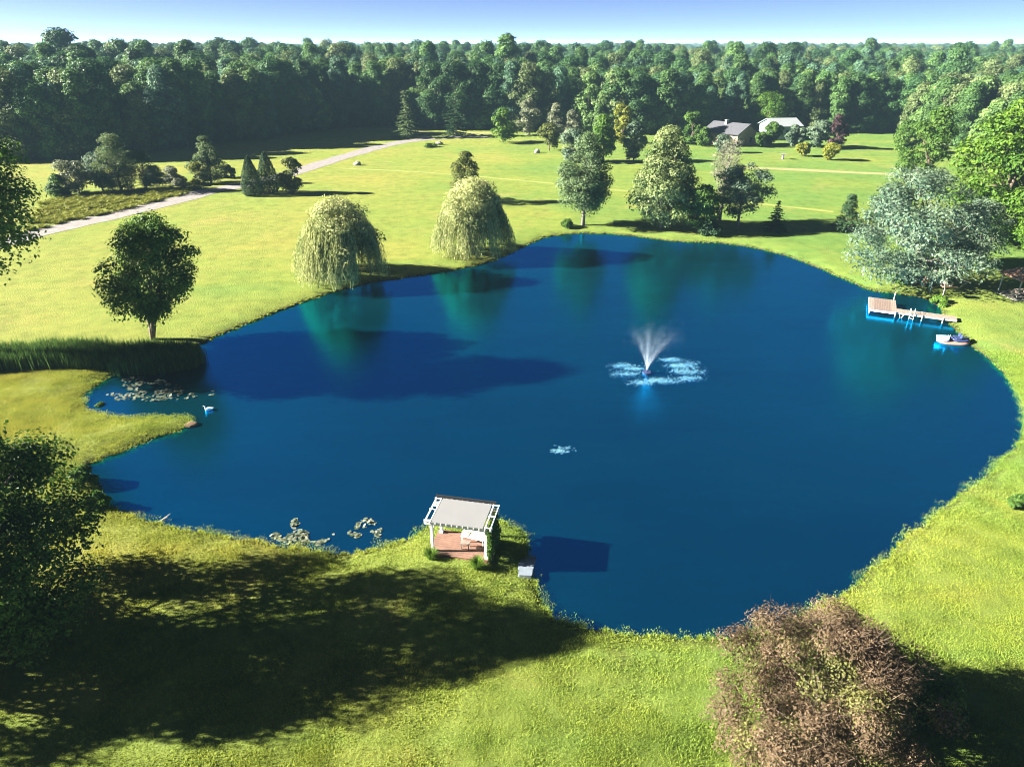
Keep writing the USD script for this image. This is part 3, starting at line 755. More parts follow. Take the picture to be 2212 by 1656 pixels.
crown_tree(t, 14, H, 0.5, R * 1.1, 50, R * 0.3, 9000, 0.5, 'round', 'lf_mid', 'bark', hollow=0.6)
p, H, R = at_tree(2225, 560, 380, 120)
t = thing('lime_tree', 'bright yellow-green tree cut by the picture edge above the shelter', 'tree', p)
crown_tree(t, 15, H, 1.2, R, 40, R * 0.3, 9000, 0.36, 'round', 'lf_fresh', 'bark', hollow=0.6)
p, H, R = at_tree(2420, 560, 330, 260)
t = thing('shade_tree', 'dense tree beyond the picture edge shading the lawn near the shelter', 'tree', p)
crown_tree(t, 16, H, 1.0, R, 50, R * 0.28, 11000, 0.5, 'round', 'lf_mid', 'bark', hollow=0.6)

t = thing('edge_tree', 'tall dark tree cut by the picture edge above the reeds, its shadow on the pond', 'tree', (-53.0, 59.0, GROUND_TOP))
crown_tree(t, 17, 23.4, 7.0, 7.2, 120, 2.0, 62000, 0.34, 'round', 'lf_vase', 'bark', 0.45, hollow=0.35,
           extra=[(6.0, 0, 20.0, 3.0), (8.2, 0.3, 17.0, 3.1), (9.4, -0.5, 14.0, 3.0), (8.4, 0.6, 11.5, 2.8), (3.5, 0, 21.4, 2.6), (6.6, -1.5, 9.4, 2.2), (6.8, 0.5, 20.4, 2.6), (9.8, 0, 18.6, 2.6), (10.2, 0.2, 15.6, 2.6), (7.5, -1, 15.5, 3.2), (6.5, 1, 12.5, 3.0)])

# the near tree whose shadow lies over the lawn
t = thing('near_tree', 'dark leafy tree at the near corner casting the great shadow on the lawn', 'tree', (-27.2, 26.0, GROUND_TOP))
crown_tree(t, 30, 13.4, 0.8, 6.9, 120, 1.35, 60000, 0.22, 'egg', 'lf_dark', 'bark', 0.38, hollow=0.45)
t = thing('near_tree', 'lower tree in front of the near corner, mostly beyond the picture edge', 'tree', (-34.5, 22.2, GROUND_TOP))
crown_tree(t, 31, 10.0, 0.8, 4.8, 60, 1.2, 15000, 0.24, 'round', 'lf_dark', 'bark', 0.32, hollow=0.45)

# the purple-brown ornamental tree
t = thing('purple_tree', 'purple-brown twiggy ornamental tree at the near end of the pond', 'tree', (13.7, 20.2, GROUND_TOP))
crown_tree(t, 37, 5.5, 0.2, 5.0, 110, 0.85, 64000, 0.14, 'round', 'lf_purple', 'bark', 0.2, aspect=0.42, stems=7, hollow=0.25, twigs=1000, asym=0.26,
           extra=[(-4.0, 1.5, 3.9, 0.9), (-4.3, -0.6, 2.4, 0.9), (-2.6, 1.8, 5.0, 0.9), (0.3, 1.5, 5.2, 0.9), (3.4, 0.6, 3.9, 0.9), (4.3, -0.8, 2.2, 0.9), (-4.2, -1.4, 1.4, 1.1), (-3.7, -2.4, 1.0, 1.1), (-4.4, 0.2, 1.2, 1.0)])
rng = np.random.default_rng(320)
cen_, rad_ = envelope(rng, 70, 0.2, 5.0, 4.6, 'round', 0.8, 0.26)
m = clump_leaves(rng, cen_, rad_, 26000, 0.14, 0.5, 0.9, hollow=0.25)
obj('young_leaves', m[:2], 'lf_bronze', t, tone=m[2], label='greener leaves mixed into the purple-brown crown')

# along the drive
HEDGE = 'trees and scrub beside the drive'
def hedge(name, label, u, v, vt, w, kind, seed, lm):
    p, H, R = at_tree(u, v, vt, w)
    t = thing(name, label, 'tree' if H > 3.2 else 'shrub', p, 0, HEDGE)
    if kind == 'conifer': conifer(t, seed, H, R, 0.25, lm, 15, 12, 0.5, ragged=0.4)
    elif kind == 'column': column(t, seed, H, R, 5200, 0.34, lm)
    elif kind == 'bush':
        m = bush_mesh(seed, R, H, 3800, 0.42); obj('stems', join([tube([(0, 0, -.1), (R * .4 * math.cos(a), R * .4 * math.sin(a), H * .6)], [.07, .02], 4, False) for a in range(6)]), 'twig', t)
        obj('crown', m[:2], lm, t, tone=m[2])
    elif kind == 'pine': crown_tree(t, seed, H, 0.3, R * 1.15, 44, R * 0.30, 9000, 0.42, 'egg', lm, 'bark', aspect=0.35, twigs=60, hollow=0.45, asym=0.3)
    else: crown_tree(t, seed, H, 0.6, R, 26, R * 0.34, 5200, 0.45, 'round', lm, 'bark', hollow=0.55)
hedge('scrub_tree', 'pale grey-green scrub tree nearest the edge tree along the drive', 172, 418, 346, 84, 'round', 40, 'lf_grey')
hedge('scrub_tree', 'bluish-green bushy tree against the tall roadside pine', 222, 412, 330, 76, 'round', 41, 'lf_silver')
hedge('pine', 'tall open roadside pine with a pale crown', 262, 412, 292, 92, 'pine', 42, 'lf_spruce')
hedge('pine', 'black-green bushy pine beside the taller roadside pine', 318, 410, 326, 92, 'pine', 43, 'lf_conifer')
hedge('bush', 'low grey-green bush at the end of the roadside scrub', 376, 398, 364, 60, 'bush', 44, 'lf_grey')
hedge('bush', 'bright yellow-green bush at the foot of the brown pine', 432, 399, 352, 42, 'bush', 45, 'lf_yellow')
hedge('pine', 'small brown-green pine standing by the drive', 457, 396, 295, 72, 'pine', 46, 'lf_spruce')
hedge('bush', 'low straw-coloured bush between the pines by the drive', 492, 384, 358, 34, 'bush', 47, 'lf_olive')
hedge('pointed_evergreen', 'shorter dark pointed evergreen of the pair by the drive', 547, 422, 338, 44, 'column', 48, 'lf_conifer')
hedge('pointed_evergreen', 'taller dark pointed evergreen of the pair by the drive', 582, 416, 329, 46, 'column', 49, 'lf_conifer')
hedge('young_tree', 'small round yellowish tree beside the pair of pointed evergreens', 632, 418, 342, 56, 'round', 50, 'lf_olive')
hedge('bush', 'dark shrub spreading at the foot of the roadside scrub', 130, 424, 378, 60, 'bush', 51, 'lf_mid')

# beyond the lawn, before the wood
FIELD = 'trees scattered before the wood'
def field(name, label, u, v, vt, w, kind, seed, lm):
    p, H, R = at_tree(u, v, vt, w)
    t = thing(name, label, 'tree', p, 0, FIELD)
    if kind == 'conifer': conifer(t, seed, H, R, 0.3, lm, 17, 12, 0.75, ragged=0.45, power=0.75)
    else: crown_tree(t, seed, H, 0.5, R, 26, R * 0.34, 4200, 0.6, kind, lm, 'bark', hollow=0.55)
field('light_tree', 'round light green tree in front of the left wood, behind the scrub', 372, 312, 165, 104, 'round', 56, 'lf_fresh')
field('light_tree', 'round light green tree at the wood above the brown pine', 452, 306, 168, 92, 'round', 57, 'lf_fresh')
field('light_tree', 'small pale green tree at the wood above the pointed evergreens', 580, 296, 168, 78, 'round', 58, 'lf_fresh')
field('spruce', 'rusty brown-green spruce at the end of the drive', 878, 298, 202, 60, 'conifer', 60, 'lf_spruce')
field('spruce', 'bluish-green spruce beside the end of the drive', 985, 294, 183, 66, 'conifer', 61, 'lf_conifer')
field('young_tree', 'bright green young tree past the end of the drive', 1086, 308, 234, 66, 'egg', 62, 'lf_fresh')
field('grey_tree', 'pale grey-green feathery tree behind the bright young tree', 1142, 292, 214, 60, 'vase', 63, 'lf_grey')
field('grey_tree', 'second pale grey tree, taller and narrow', 1200, 300, 226, 50, 'egg', 64, 'lf_grey')
field('grey_tree', 'third pale grey tree, small, beside the narrow one', 1236, 302, 240, 44, 'round', 65, 'lf_grey')
field('young_tree', 'olive bushy tree at the far side of the lawn', 1186, 326, 268, 56, 'round', 66, 'lf_olive')
field('young_tree', 'grey-green low tree behind the upright shore tree', 1238, 350, 280, 70, 'round', 67, 'lf_silver')
field('young_tree', 'fresh green pointed tree behind the upright shore tree', 1302, 350, 250, 66, 'egg', 68, 'lf_fresh')
field('young_tree', 'yellow-topped tree behind the fresh green pointed one', 1342, 310, 224, 56, 'vase', 69, 'lf_yellow')
field('young_tree', 'soft grey-green tree beside the tall cream shore tree', 1368, 348, 266, 64, 'round', 70, 'lf_silver')
field('garden_tree', 'plum-coloured tree beside the barn garden', 1803, 322, 249, 50, 'egg', 71, 'lf_plum')
field('garden_tree', 'small mustard-yellow tree on the far field', 1732, 338, 309, 32, 'round', 72, 'lf_yellow')
field('garden_tree', 'faint straw-coloured small tree next to the mustard one', 1790, 346, 312, 48, 'vase', 73, 'lf_yellow')
field('garden_tree', 'bluish bushy tree between the barn and the plum tree', 1762, 318, 262, 60, 'round', 74, 'lf_silver')
field('garden_tree', 'round green tree between the house and the barn', 1664, 312, 266, 44, 'round', 75, 'lf_mid')
field('garden_tree', 'bushy green tree before the sunny house wall', 1520, 316, 276, 40, 'round', 76, 'lf_mid')
field('garden_tree', 'silvery shrubby tree covering the near corner of the house', 1560, 330, 292, 40, 'round', 79, 'lf_silver')
field('garden_tree', 'dark small tree between the house gable and the barn', 1640, 318, 282, 30, 'egg', 80, 'lf_mid')
field('garden_tree', 'bushy dark tree standing apart beside the sunny house wall', 1492, 312, 240, 52, 'round', 82, 'lf_mid')
field('garden_tree', 'silver-green bushy tree at the far corner of the barn', 1712, 316, 272, 44, 'round', 83, 'lf_silver')
field('garden_tree', 'light green tree rising behind the house roof', 1655, 290, 200, 90, 'round', 77, 'lf_fresh')
field('garden_tree', 'blue-green tree at the foot of the dark opening', 1950, 330, 262, 70, 'round', 78, 'lf_mid')

# ------------------------------------------------------------------ house and barn
def frame_of(u, v, rz):
    p = P(u, v); return p, rz
hp = P(1590, 318)
HL, HWd, HH, RH = 12.0, 9.5, 3.6, 2.3          # corner towards the camera at the thing's origin
house = thing('house', 'cream house with a grey gabled roof before the wood', 'house', hp, math.radians(38))
def prism(poly_xz, y0, y1):
    m = trimesh.creation.extrude_polygon(Polygon(poly_xz), y1 - y0, engine='earcut'); v = np.array(m.vertices)
    return np.c_[v[:, 0], v[:, 2] + y0, v[:, 1]], np.array(m.faces)[:, ::-1]
# long wall runs along -x..0? gable wall faces -y
gab = [(0, -0.3), (HWd, -0.3), (HWd, HH), (HWd / 2, HH + RH), (0, HH)]
obj('wall', prism(gab, 0.0, HL), 'cream_wall', house)
def roof_slab(x0, z0, x1, z1, y0, y1, th=0.22):
    n = np.array([-(z1 - z0), x1 - x0]); n = n / np.linalg.norm(n) * th
    if n[1] < 0: n = -n
    q = [(x0, z0), (x1, z1), (x1 + n[0], z1 + n[1]), (x0 + n[0], z0 + n[1])]
    if Polygon(q).exterior.is_ccw is False: q = q[::-1]
    return prism(q, y0, y1)
sl = RH / (HWd / 2)
rf = obj('roof', join([roof_slab(-0.7, HH - 0.7 * sl + 0.02, HWd / 2, HH + RH + 0.02, -0.6, HL + 0.6), roof_slab(HWd / 2, HH + RH + 0.02, HWd + 0.7, HH - 0.7 * sl + 0.02, -0.6, HL + 0.6)]), 'roof_grey', house)
obj('chimney', join([box(0.9, 0.7, 1.5, (HWd / 2 - 1.0, HL * 0.6, HH + RH - 0.7)), box(1.05, 0.85, 0.15, (HWd / 2 - 1.0, HL * 0.6, HH + RH + 0.8))]), 'stone', rf)
for (x, z, w, h) in [(1.8, 0.9, 1.3, 1.4), (6.6, 0.9, 1.3, 1.4)]:
    f = obj('window', join([box(w + 0.2, 0.08, 0.1, (x, -0.042, z - 0.1)), box(w + 0.2, 0.08, 0.1, (x, -0.042, z + h)), box(0.1, 0.08, h, (x - w / 2 - 0.05, -0.042, z)), box(0.1, 0.08, h, (x + w / 2 + 0.05, -0.042, z))]), 'house_trim', house)
    obj('pane', box(w, 0.03, h, (x, -0.017, z)), 'window_dark', f)
dr = obj('door', box(1.0, 0.06, 2.1, (4.2, -0.032, 0.0)), 'brown_wood', house)
obj('handle', box(0.06, 0.05, 0.12, (4.6, -0.09, 1.0)), 'metal', dr)
for (y, z, w, h) in [(2.4, 0.9, 1.5, 1.4), (6.0, 0.9, 1.5, 1.4), (9.6, 0.9, 1.5, 1.4)]:
    f = obj('window', join([box(0.08, w + 0.2, 0.1, (-0.042, y, z - 0.1)), box(0.08, w + 0.2, 0.1, (-0.042, y, z + h)), box(0.08, 0.1, h, (-0.042, y - w / 2 - 0.05, z)), box(0.08, 0.1, h, (-0.042, y + w / 2 + 0.05, z))]), 'house_trim', house)
    obj('pane', box(0.03, w, h, (-0.017, y, z)), 'window_dark', f)
bp = P(1668, 304)
barn = thing('barn', 'pale metal-roofed barn half hidden by a round tree beside the house', 'barn', bp, math.radians(8))
BW, BL, BH, BR = 9.0, 10.0, 4.2, 1.8
def gable_x(w, l, h, r):
    """ridge along x, long side towards the camera"""
    m = trimesh.creation.extrude_polygon(Polygon([(0, -0.3), (l, -0.3), (l, h), (l / 2, h + r), (0, h)]), w, engine='earcut'); v = np.array(m.vertices)
    return np.c_[v[:, 2], v[:, 0], v[:, 1]], np.array(m.faces)
obj('wall', gable_x(BW, BL, BH, BR), 'barn_wall', barn)
def slope_x(y0, z0, y1, z1, x0, x1, th=0.15):
    n = np.array([-(z1 - z0), y1 - y0]); n = n / np.linalg.norm(n) * th
    if n[1] < 0: n = -n
    q = [(y0, z0), (y1, z1), (y1 + n[0], z1 + n[1]), (y0 + n[0], z0 + n[1])]
    m = trimesh.creation.extrude_polygon(Polygon(q), x1 - x0, engine='earcut'); v = np.array(m.vertices)
    return np.c_[v[:, 2] + x0, v[:, 0], v[:, 1]], np.array(m.faces)
bs = BR / (BL / 2)
obj('roof', join([slope_x(-0.5, BH - 0.5 * bs + 0.02, BL / 2, BH + BR + 0.02, -0.5, BW + 0.5), slope_x(BL / 2, BH + BR + 0.02, BL + 0.5, BH - 0.5 * bs + 0.02, -0.5, BW + 0.5)]), 'roof_white', barn)
obj('door', box(3.2, 0.08, 3.0, (5.6, -0.042, 0.0)), 'boat_dark', barn)

# ------------------------------------------------------------------ pergola
PZ = 0.50
PX, PY, PR = -2.95, 32.95, math.radians(-11.5)
perg = thing('pergola', 'white pergola with a pale flat canopy on the grassy point', 'pergola', (PX, PY, PZ), PR)
PW, PD, PH = 3.3, 1.8, 2.30
FZ = 0.16
nb = 12
pw = (PD + 0.5) / nb
obj('floor_frame', join([box(PW + 0.5, 0.10, FZ - 0.04, (0, -PD / 2 - 0.21, -0.02)), box(PW + 0.5, 0.10, FZ - 0.04, (0, PD / 2 + 0.21, -0.02)), box(0.10, PD + 0.3, FZ - 0.04, (-PW / 2 - 0.2, 0, -0.02)), box(0.10, PD + 0.3, FZ - 0.04, (PW / 2 + 0.2, 0, -0.02))]), 'brown_wood', perg)
for k in range(nb):
    obj('plank', box(PW + 0.52, pw - 0.018, 0.04, (0, -PD / 2 - 0.25 + pw * (k + 0.5), FZ - 0.018 + 0.003 * (k % 3)), bevel=0.006), 'deck', perg)
obj('step', box(1.5, 0.5, 0.13, (-0.25, -PD / 2 - 0.60, -0.10), bevel=0.02), 'deck', perg)
for sx in (-1, 1):
    for sy in (-1, 1):
        p_ = obj('post', box(0.16, 0.16, PH - FZ, (sx * PW / 2, sy * PD / 2, FZ + 0.022), bevel=0.015), 'white_paint', perg)
        obj('post_base', join([box(0.24, 0.24, 0.14, (sx * PW / 2, sy * PD / 2, FZ + 0.025), bevel=0.02)]), 'white_paint', p_)
for sy in (-1, 1):
    for dy in (-0.11, 0.11):
        obj('beam', box(PW + 0.75, 0.05, 0.2, (0, sy * PD / 2 + dy, PH - 0.08), bevel=0.008), 'white_paint', perg)
nr = 13
for k in range(nr):
    x = -PW / 2 - 0.32 + (PW + 0.64) * k / (nr - 1)
    obj('rafter', bar((x, -PD / 2 - 0.32, PH + 0.19), (x, PD / 2 + 0.32, PH + 0.19), 0.05, 0.13), 'white_paint', perg)
# canopy, slightly sagging between the rafters
cx = np.linspace(-PW / 2 + 0.10, PW / 2 - 0.12, 40); cy = np.linspace(-PD / 2 - 0.30, PD / 2 + 0.28, 14)
CX, CY = np.meshgrid(cx, cy); CZ = PH + 0.272 + 0.0 * CX
ii = np.arange(40 * 14).reshape(14, 40); cq = np.stack([ii[:-1, :-1], ii[:-1, 1:], ii[1:, 1:], ii[1:, :-1]], -1).reshape(-1, 4)
top = np.stack([CX, CY, CZ], -1).reshape(-1, 3)
obj('canopy', join([(top, cq), (top - [0, 0, 0.006], cq[:, ::-1])]), 'canvas', perg, smooth=False)
for k in (0, 1, 2):
    y = -PD / 2 - 0.2 + (PD + 0.4) * k / 2
    for sx in (-1, 1):
        obj('purlin', bar((sx * (PW / 2 - 0.05), y, PH + 0.285), (sx * (PW / 2 + 0.38), y, PH + 0.285), 0.045, 0.05), 'white_paint', perg)
obj('valance', join([bar((-PW / 2 - 0.36, PD / 2 + 0.36, PH + 0.30), (PW / 2 + 0.15, PD / 2 + 0.36, PH + 0.30), 0.06, 0.26)]), 'dark_trim', perg)
for sx in (-1, 1):
    if sx > 0:
        lat = []
        for k in range(6):
            y = -PD / 2 + 0.12 + (PD - 0.24) * k / 5
            lat.append(bar((PW / 2 - 0.005, y, FZ + 0.25), (PW / 2 - 0.005, y, PH - 0.5), 0.03, 0.04))
        for k in range(7):
            z = FZ + 0.25 + (PH - 0.75 - FZ) * k / 6
            lat.append(bar((PW / 2 + 0.03, -PD / 2 + 0.09, z), (PW / 2 + 0.03, PD / 2 - 0.09, z), 0.03, 0.04))
        obj('lattice', join(lat), 'white_paint', perg)
    for sy in (-1, 1):
        th = np.linspace(0, PI / 2, 8)
        obj('bracket', tube(np.c_[np.full(8, sx * (PW / 2 - 0.06)), sy * (PD / 2 - 0.08) - sy * 0.55 * (1 - np.cos(th)), PH - 0.72 + 0.62 * np.sin(th)], 0.03, 5), 'white_paint', perg)
# bench and little table under the canopy
def rot(p, rz):
    c, s = math.cos(rz), math.sin(rz); return np.array([p[0] * c - p[1] * s, p[0] * s + p[1] * c])
def in_perg(x, y, z): q = rot((x, y), PR); return (PX + q[0], PY + q[1], PZ + z)
FT = FZ + 0.03
bench = thing('garden_bench', 'white slatted garden bench under the pergola canopy', 'bench', in_perg(0.55, 0.35, FT), PR + math.radians(-8))
for k in range(4): obj('slat', box(1.5, 0.095, 0.03, (0, -0.18 + 0.115 * k, 0.42)), 'white_paint', bench)
for k in range(4): obj('slat', bar((-0.75, 0.26 + 0.02 * k, 0.52 + 0.11 * k), (0.75, 0.26 + 0.02 * k, 0.52 + 0.11 * k), 0.025, 0.09), 'white_paint', bench)
for sx in (-1, 1):
    obj('leg', bar((sx * 0.68, -0.2, 0), (sx * 0.68, -0.2, 0.62), 0.06), 'white_paint', bench)
    obj('leg', bar((sx * 0.68, 0.24, 0), (sx * 0.68, 0.32, 0.92), 0.06), 'white_paint', bench)
    obj('armrest', bar((sx * 0.68, -0.24, 0.635), (sx * 0.68, 0.27, 0.635), 0.07, 0.03), 'white_paint', bench)
tb = thing('side_table', 'small pale wooden table in front of the white bench', 'table', in_perg(0.2, -0.25, FT), PR)
for k in range(4): obj('slat', box(0.55, 0.085, 0.025, (0, -0.15 + 0.1 * k, 0.40)), 'dock_wood', tb)
for sx in (-1, 1):
    for sy in (-1, 1): obj('leg', box(0.05, 0.05, 0.398, (sx * 0.22, sy * 0.15, 0)), 'dock_wood', tb)
# vine on the water-side posts
vine = thing('climbing_vine', 'leafy vine climbing the pergola side next to the stone landing', 'vine', in_perg(PW / 2 + 0.14, -0.1, 0))
rng = np.random.default_rng(77)
nv = 5200
yy = rng.uniform(-PD / 2 - 0.25, PD / 2 + 0.2, nv); zz = (PH + 0.12) * rng.random(nv) ** 0.9
thick = 0.30 * (0.35 + meshkit.noise(np.c_[yy * 2.2, zz * 2.0, yy * 0], 4)) * (1.1 - 0.45 * zz / PH)
keep = meshkit.fbm(np.c_[yy * 1.5, zz * 1.2, yy * 0], 3, 8) > 0.40
c = np.c_[0.02 + thick * rng.uniform(-0.2, 1.0, nv), yy, zz][keep]
q = np.c_[[rot(a, PR) for a in c[:, :2]]]; c = np.c_[q, c[:, 2]]
v, f = leaf_cards(rng, c, np.array([0.8, -0.2, 0.5]) + rng.normal(0, 0.6, c.shape), 0.13, 0.7)
obj('stem', join([tube([(0, 0, -.1), (0.05, 0.1, 1.0), (0.0, 0.0, PH)], [0.05, 0.04, 0.02], 5, False), tube([(0.1, -0.8, -.1), (0.02, -0.75, 1.2), (0.0, -0.6, PH)], [0.04, 0.03, 0.02], 5, False)]), 'bark', vine)
obj('leaves', (v, f), 'lf_mid', vine, tone=tones(rng, len(c)))
# ornamental grasses at the pergola's feet
def tuft_mesh(rng, n, h, spread, w, curve=0.5):
    a = rng.uniform(0, 2 * PI, n); r0 = spread * 0.35 * np.sqrt(rng.random(n)); L = h * rng.uniform(0.6, 1.1, n)
    b = np.c_[np.cos(a) * r0, np.sin(a) * r0, np.zeros(n)]; out = np.c_[np.cos(a), np.sin(a), np.zeros(n)]
    lean = spread * rng.uniform(0.2, 1.0, n)
    mid = b + out * (lean * 0.35)[:, None] + [0, 0, 1] * (L * 0.62)[:, None]
    tip = b + out * lean[:, None] + [0, 0, 1] * (L * (1 - curve * rng.random(n) * 0.5))[:, None]
    s = np.c_[-np.sin(a), np.cos(a), np.zeros(n)] * (w / 2) * rng.uniform(0.6, 1.3, (n, 1))
    v = np.stack([b - s, b + s, mid + s * 0.8, mid - s * 0.8, tip], 1).reshape(-1, 3)
    i = np.arange(n)[:, None] * 5
    return v, np.vstack([i + [0, 1, 2], i + [0, 2, 3], i + [3, 2, 4]])
def grass_clump(label, u, v, h, spread, n, lm, seed, name='grass_clump'):
    p = P(u, v); t = thing(name, label, 'plant', p)
    rng = np.random.default_rng(seed)
    m = tuft_mesh(rng, n, h, spread, 0.03, 0.8)
    obj('leaves', m, lm, t, tone=np.repeat(rng.uniform(0.2, 1, n), 5))
grass_clump('bright ornamental grass clump at the front post nearer the cove', 931, 1206, 0.75, 0.5, 420, 'lf_fresh', 1)
grass_clump('bright ornamental grass clump at the front post nearer the stone landing', 1030, 1226, 0.8, 0.55, 460, 'lf_fresh', 2)
# stone landing at the water's edge
sl_ = thing('stone_landing', 'grey-blue stone steps down to the water beside the pergola', 'steps', (*on_plane(1136, 1218, 0.4)[:2], 0), math.radians(-6))
for k, (w, d, z) in enumerate([(0.9, 0.55, 0.42), (0.85, 0.5, 0.26), (0.85, 0.5, 0.12)]):
    obj('stone', box(w, d, z + 0.5, (0.05 * k, -0.15 + 0.5 * k, -0.5), bevel=0.05), 'blue_stone', sl_)
obj('stone', box(0.8, 0.55, 0.95, (0.02, -0.72, -0.5), bevel=0.06), 'blue_stone', sl_)

# ------------------------------------------------------------------ dock and things at the far right shore
# platform corners and walkway end read from the photograph on the deck's plane
DZ = 0.62
q_out = on_plane(1876, 663, DZ)[:2]; q_end = on_plane(2066, 688, DZ)[:2]
wdir = unit(q_end - q_out); wn = np.array([-wdir[1], wdir[0]]); dyaw = math.atan2(wdir[1], wdir[0])
DL = float(np.linalg.norm(q_end - q_out))
dock = thing('dock', 'weathered T-shaped dock with a white ladder reaching into the pond', 'dock', (q_out[0], q_out[1], 0), dyaw)
PLW, PLL = 4.4, 2.9      # platform across the walkway, along it
obj('platform_frame', join([box(PLL, 0.08, 0.26, (PLL / 2, -0.46, DZ - 0.30)), box(PLL, 0.08, 0.26, (PLL / 2, PLW - 0.60, DZ - 0.30)), box(0.08, PLW - 0.2, 0.26, (0.05, PLW / 2 - 0.53, DZ - 0.30)), box(0.08, PLW - 0.2, 0.26, (PLL - 0.05, PLW / 2 - 0.53, DZ - 0.30))]), 'white_paint', dock)
npl = 16
for k in range(npl):
    obj('plank', box(PLL / npl - 0.02, PLW, 0.04, ((k + 0.5) * PLL / npl, PLW / 2 - 0.55, DZ - 0.03 + 0.004 * (k % 2))), 'dock_pink' if 2 < k < 13 else 'dock_wood', dock)
nw = 22
wl = DL - PLL
for k in range(nw):
    obj('plank', box(wl / nw - 0.02, 1.25, 0.04, (PLL + (k + 0.5) * wl / nw, 0.12, DZ - 0.03 + 0.004 * (k % 2))), 'dock_wood', dock)
obj('beam', join([box(wl, 0.08, 0.2, (PLL + wl / 2, -0.44, DZ - 0.24)), box(wl, 0.08, 0.2, (PLL + wl / 2, 0.66, DZ - 0.24))]), 'grey_wood', dock)
for x, y in [(0.15, -0.35), (0.15, PLW - 0.75), (PLL - 0.2, PLW - 0.75), (PLL - 0.1, -0.56), (DL * 0.62, -0.52), (DL * 0.62, 0.78), (DL * 0.85, -0.5)]:
    obj('pile', tube([(x, y, -1.4), (x, y, DZ + 0.02)], 0.07, 8), 'grey_wood', dock)
for x, y in [(PLL - 0.2, PLW - 0.4)]:
    obj('mooring_post', tube([(x, y, -1.2), (x, y, DZ + 0.95)], 0.05, 8), 'white_paint', dock)
lad = []
lx = DL * 0.50
for s in (-0.22, 0.22):
    lad += [tube([(lx + s, -0.60, -1.0), (lx + s, -0.60, DZ + 0.35), (lx + s, -0.52, DZ + 0.55), (lx + s, -0.25, DZ + 0.55), (lx + s, -0.12, DZ)], 0.03, 6)]
for z in (-0.15, 0.12, 0.39): lad.append(tube([(lx - 0.22, -0.60, z), (lx + 0.22, -0.60, z)], 0.025, 6))
obj('ladder', join(lad), 'white_paint', dock)
obj('brace', join([bar((DL * 0.40, -0.5, -0.6), (DL * 0.36, -0.5, DZ - 0.2), 0.06), bar((DL * 0.37, -0.5, -0.6), (DL * 0.41, -0.5, DZ - 0.2), 0.06)]), 'white_paint', dock)

# pedal boat
bq = on_plane(2058, 735, 0.25)
boat = thing('pedal_boat', 'small pale blue and navy pedal boat nosed against the bank below the dock', 'boat', (bq[0], bq[1], 0.0), math.radians(-14))
def hull(L, Wd, H, z0):
    st = np.linspace(-1, 1, 15); secs = []
    for s in st:
        w = Wd / 2 * (1 - abs(s) ** 3.2) ** 0.5 + 0.06; zb = z0 + 0.14 * abs(s) ** 3
        a = np.linspace(0, 2 * PI, 16, endpoint=False)
        ca, sa = np.cos(a), np.sin(a)
        secs.append(np.c_[np.full(16, s * L / 2), np.sign(ca) * np.abs(ca) ** 0.6 * w, zb + H / 2 + np.sign(sa) * np.abs(sa) ** 0.6 * H / 2])
    v = np.vstack(secs); i = np.arange(14)[:, None] * 16; j = np.arange(16)[None]; k = (j + 1) % 16
    f = np.stack([i + j, i + k, i + k + 16, i + j + 16], -1).reshape(-1, 4)
    caps = [[0, s + 1, s] for s in range(1, 15)] + [[224, 224 + s, 225 + s] for s in range(1, 15)]
    return v, np.vstack([f[:, [0, 1, 2]], f[:, [0, 2, 3]], caps])
obj('hull', hull(3.1, 1.45, 0.42, -0.12), 'boat_red', boat, smooth=50)
bow = hull(1.15, 1.35, 0.30, 0.24); obj('bow', (bow[0] + [-1.0, 0, 0], bow[1]), 'boat_blue', boat, smooth=50)
eng = hull(1.75, 1.25, 0.28, 0.27); obj('seat_pod', (eng[0] + [0.55, 0.06, 0], eng[1]), 'boat_dark', boat, smooth=50)
for s in (-1, 1): obj('seat', join([box(0.42, 0.46, 0.10, (0.25, s * 0.29, 0.55), bevel=0.04), bar((0.50, s * 0.29, 0.58), (0.62, s * 0.29, 0.98), 0.44, 0.07)]), 'boat_dark', boat)
obj('tiller', tube([(-0.35, 0, 0.5), (-0.40, 0, 0.85)], 0.025, 6), 'metal', boat)
pst = on_plane(2026, 729, 0)
t = thing('mooring_pole', 'pale pole standing in the water beside the pedal boat', 'pole', (*on_plane(2042, 742, 0)[:2], 0))
obj('pole', join([tube([(0, 0, -1.2), (0, 0, 0.75), (0.01, 0, 0.95)], [0.045, 0.045, 0.03], 8), tube([(0, 0, 0.60), (0.18, 0, 0.60)], 0.025, 6)]), 'white_paint', t, smooth=40)
# slim post, bird table, red float, shelter
p = P(2004, 644)
t = thing('slim_post', 'tall slim pale post at the bank behind the dock', 'post', p)
obj('pole', tube([(0, 0, -0.3), (0, 0, 2.6)], [0.05, 0.04], 8), 'grey_wood', t)
obj('cap', join([box(0.2, 0.2, 0.12, (0, 0, 2.6), bevel=0.03)]), 'grey_wood', t)
p = P(2034, 646)
t = thing('bird_table', 'brown wooden platform feeder on a post near the bank', 'feeder', p)
obj('post', box(0.12, 0.12, 1.75, (0, 0, -0.2)), 'grey_wood', t)
obj('platform', join([box(1.5, 0.9, 0.06, (0.35, 0, 1.55)), box(1.5, 0.06, 0.14, (0.35, -0.45, 1.58)), box(1.5, 0.06, 0.14, (0.35, 0.45, 1.58))]), 'brown_wood', t)
obj('roof', join([bar((-0.35, -0.42, 2.05), (-0.35, 0.05, 2.35), 0.5, 0.05), bar((-0.35, 0.42, 2.05), (-0.35, -0.05, 2.35), 0.5, 0.05), box(0.06, 0.06, 0.5, (-0.35, -0.3, 1.6)), box(0.06, 0.06, 0.5, (-0.35, 0.3, 1.6))]), 'grey_wood', t)
p = P(1992, 622)
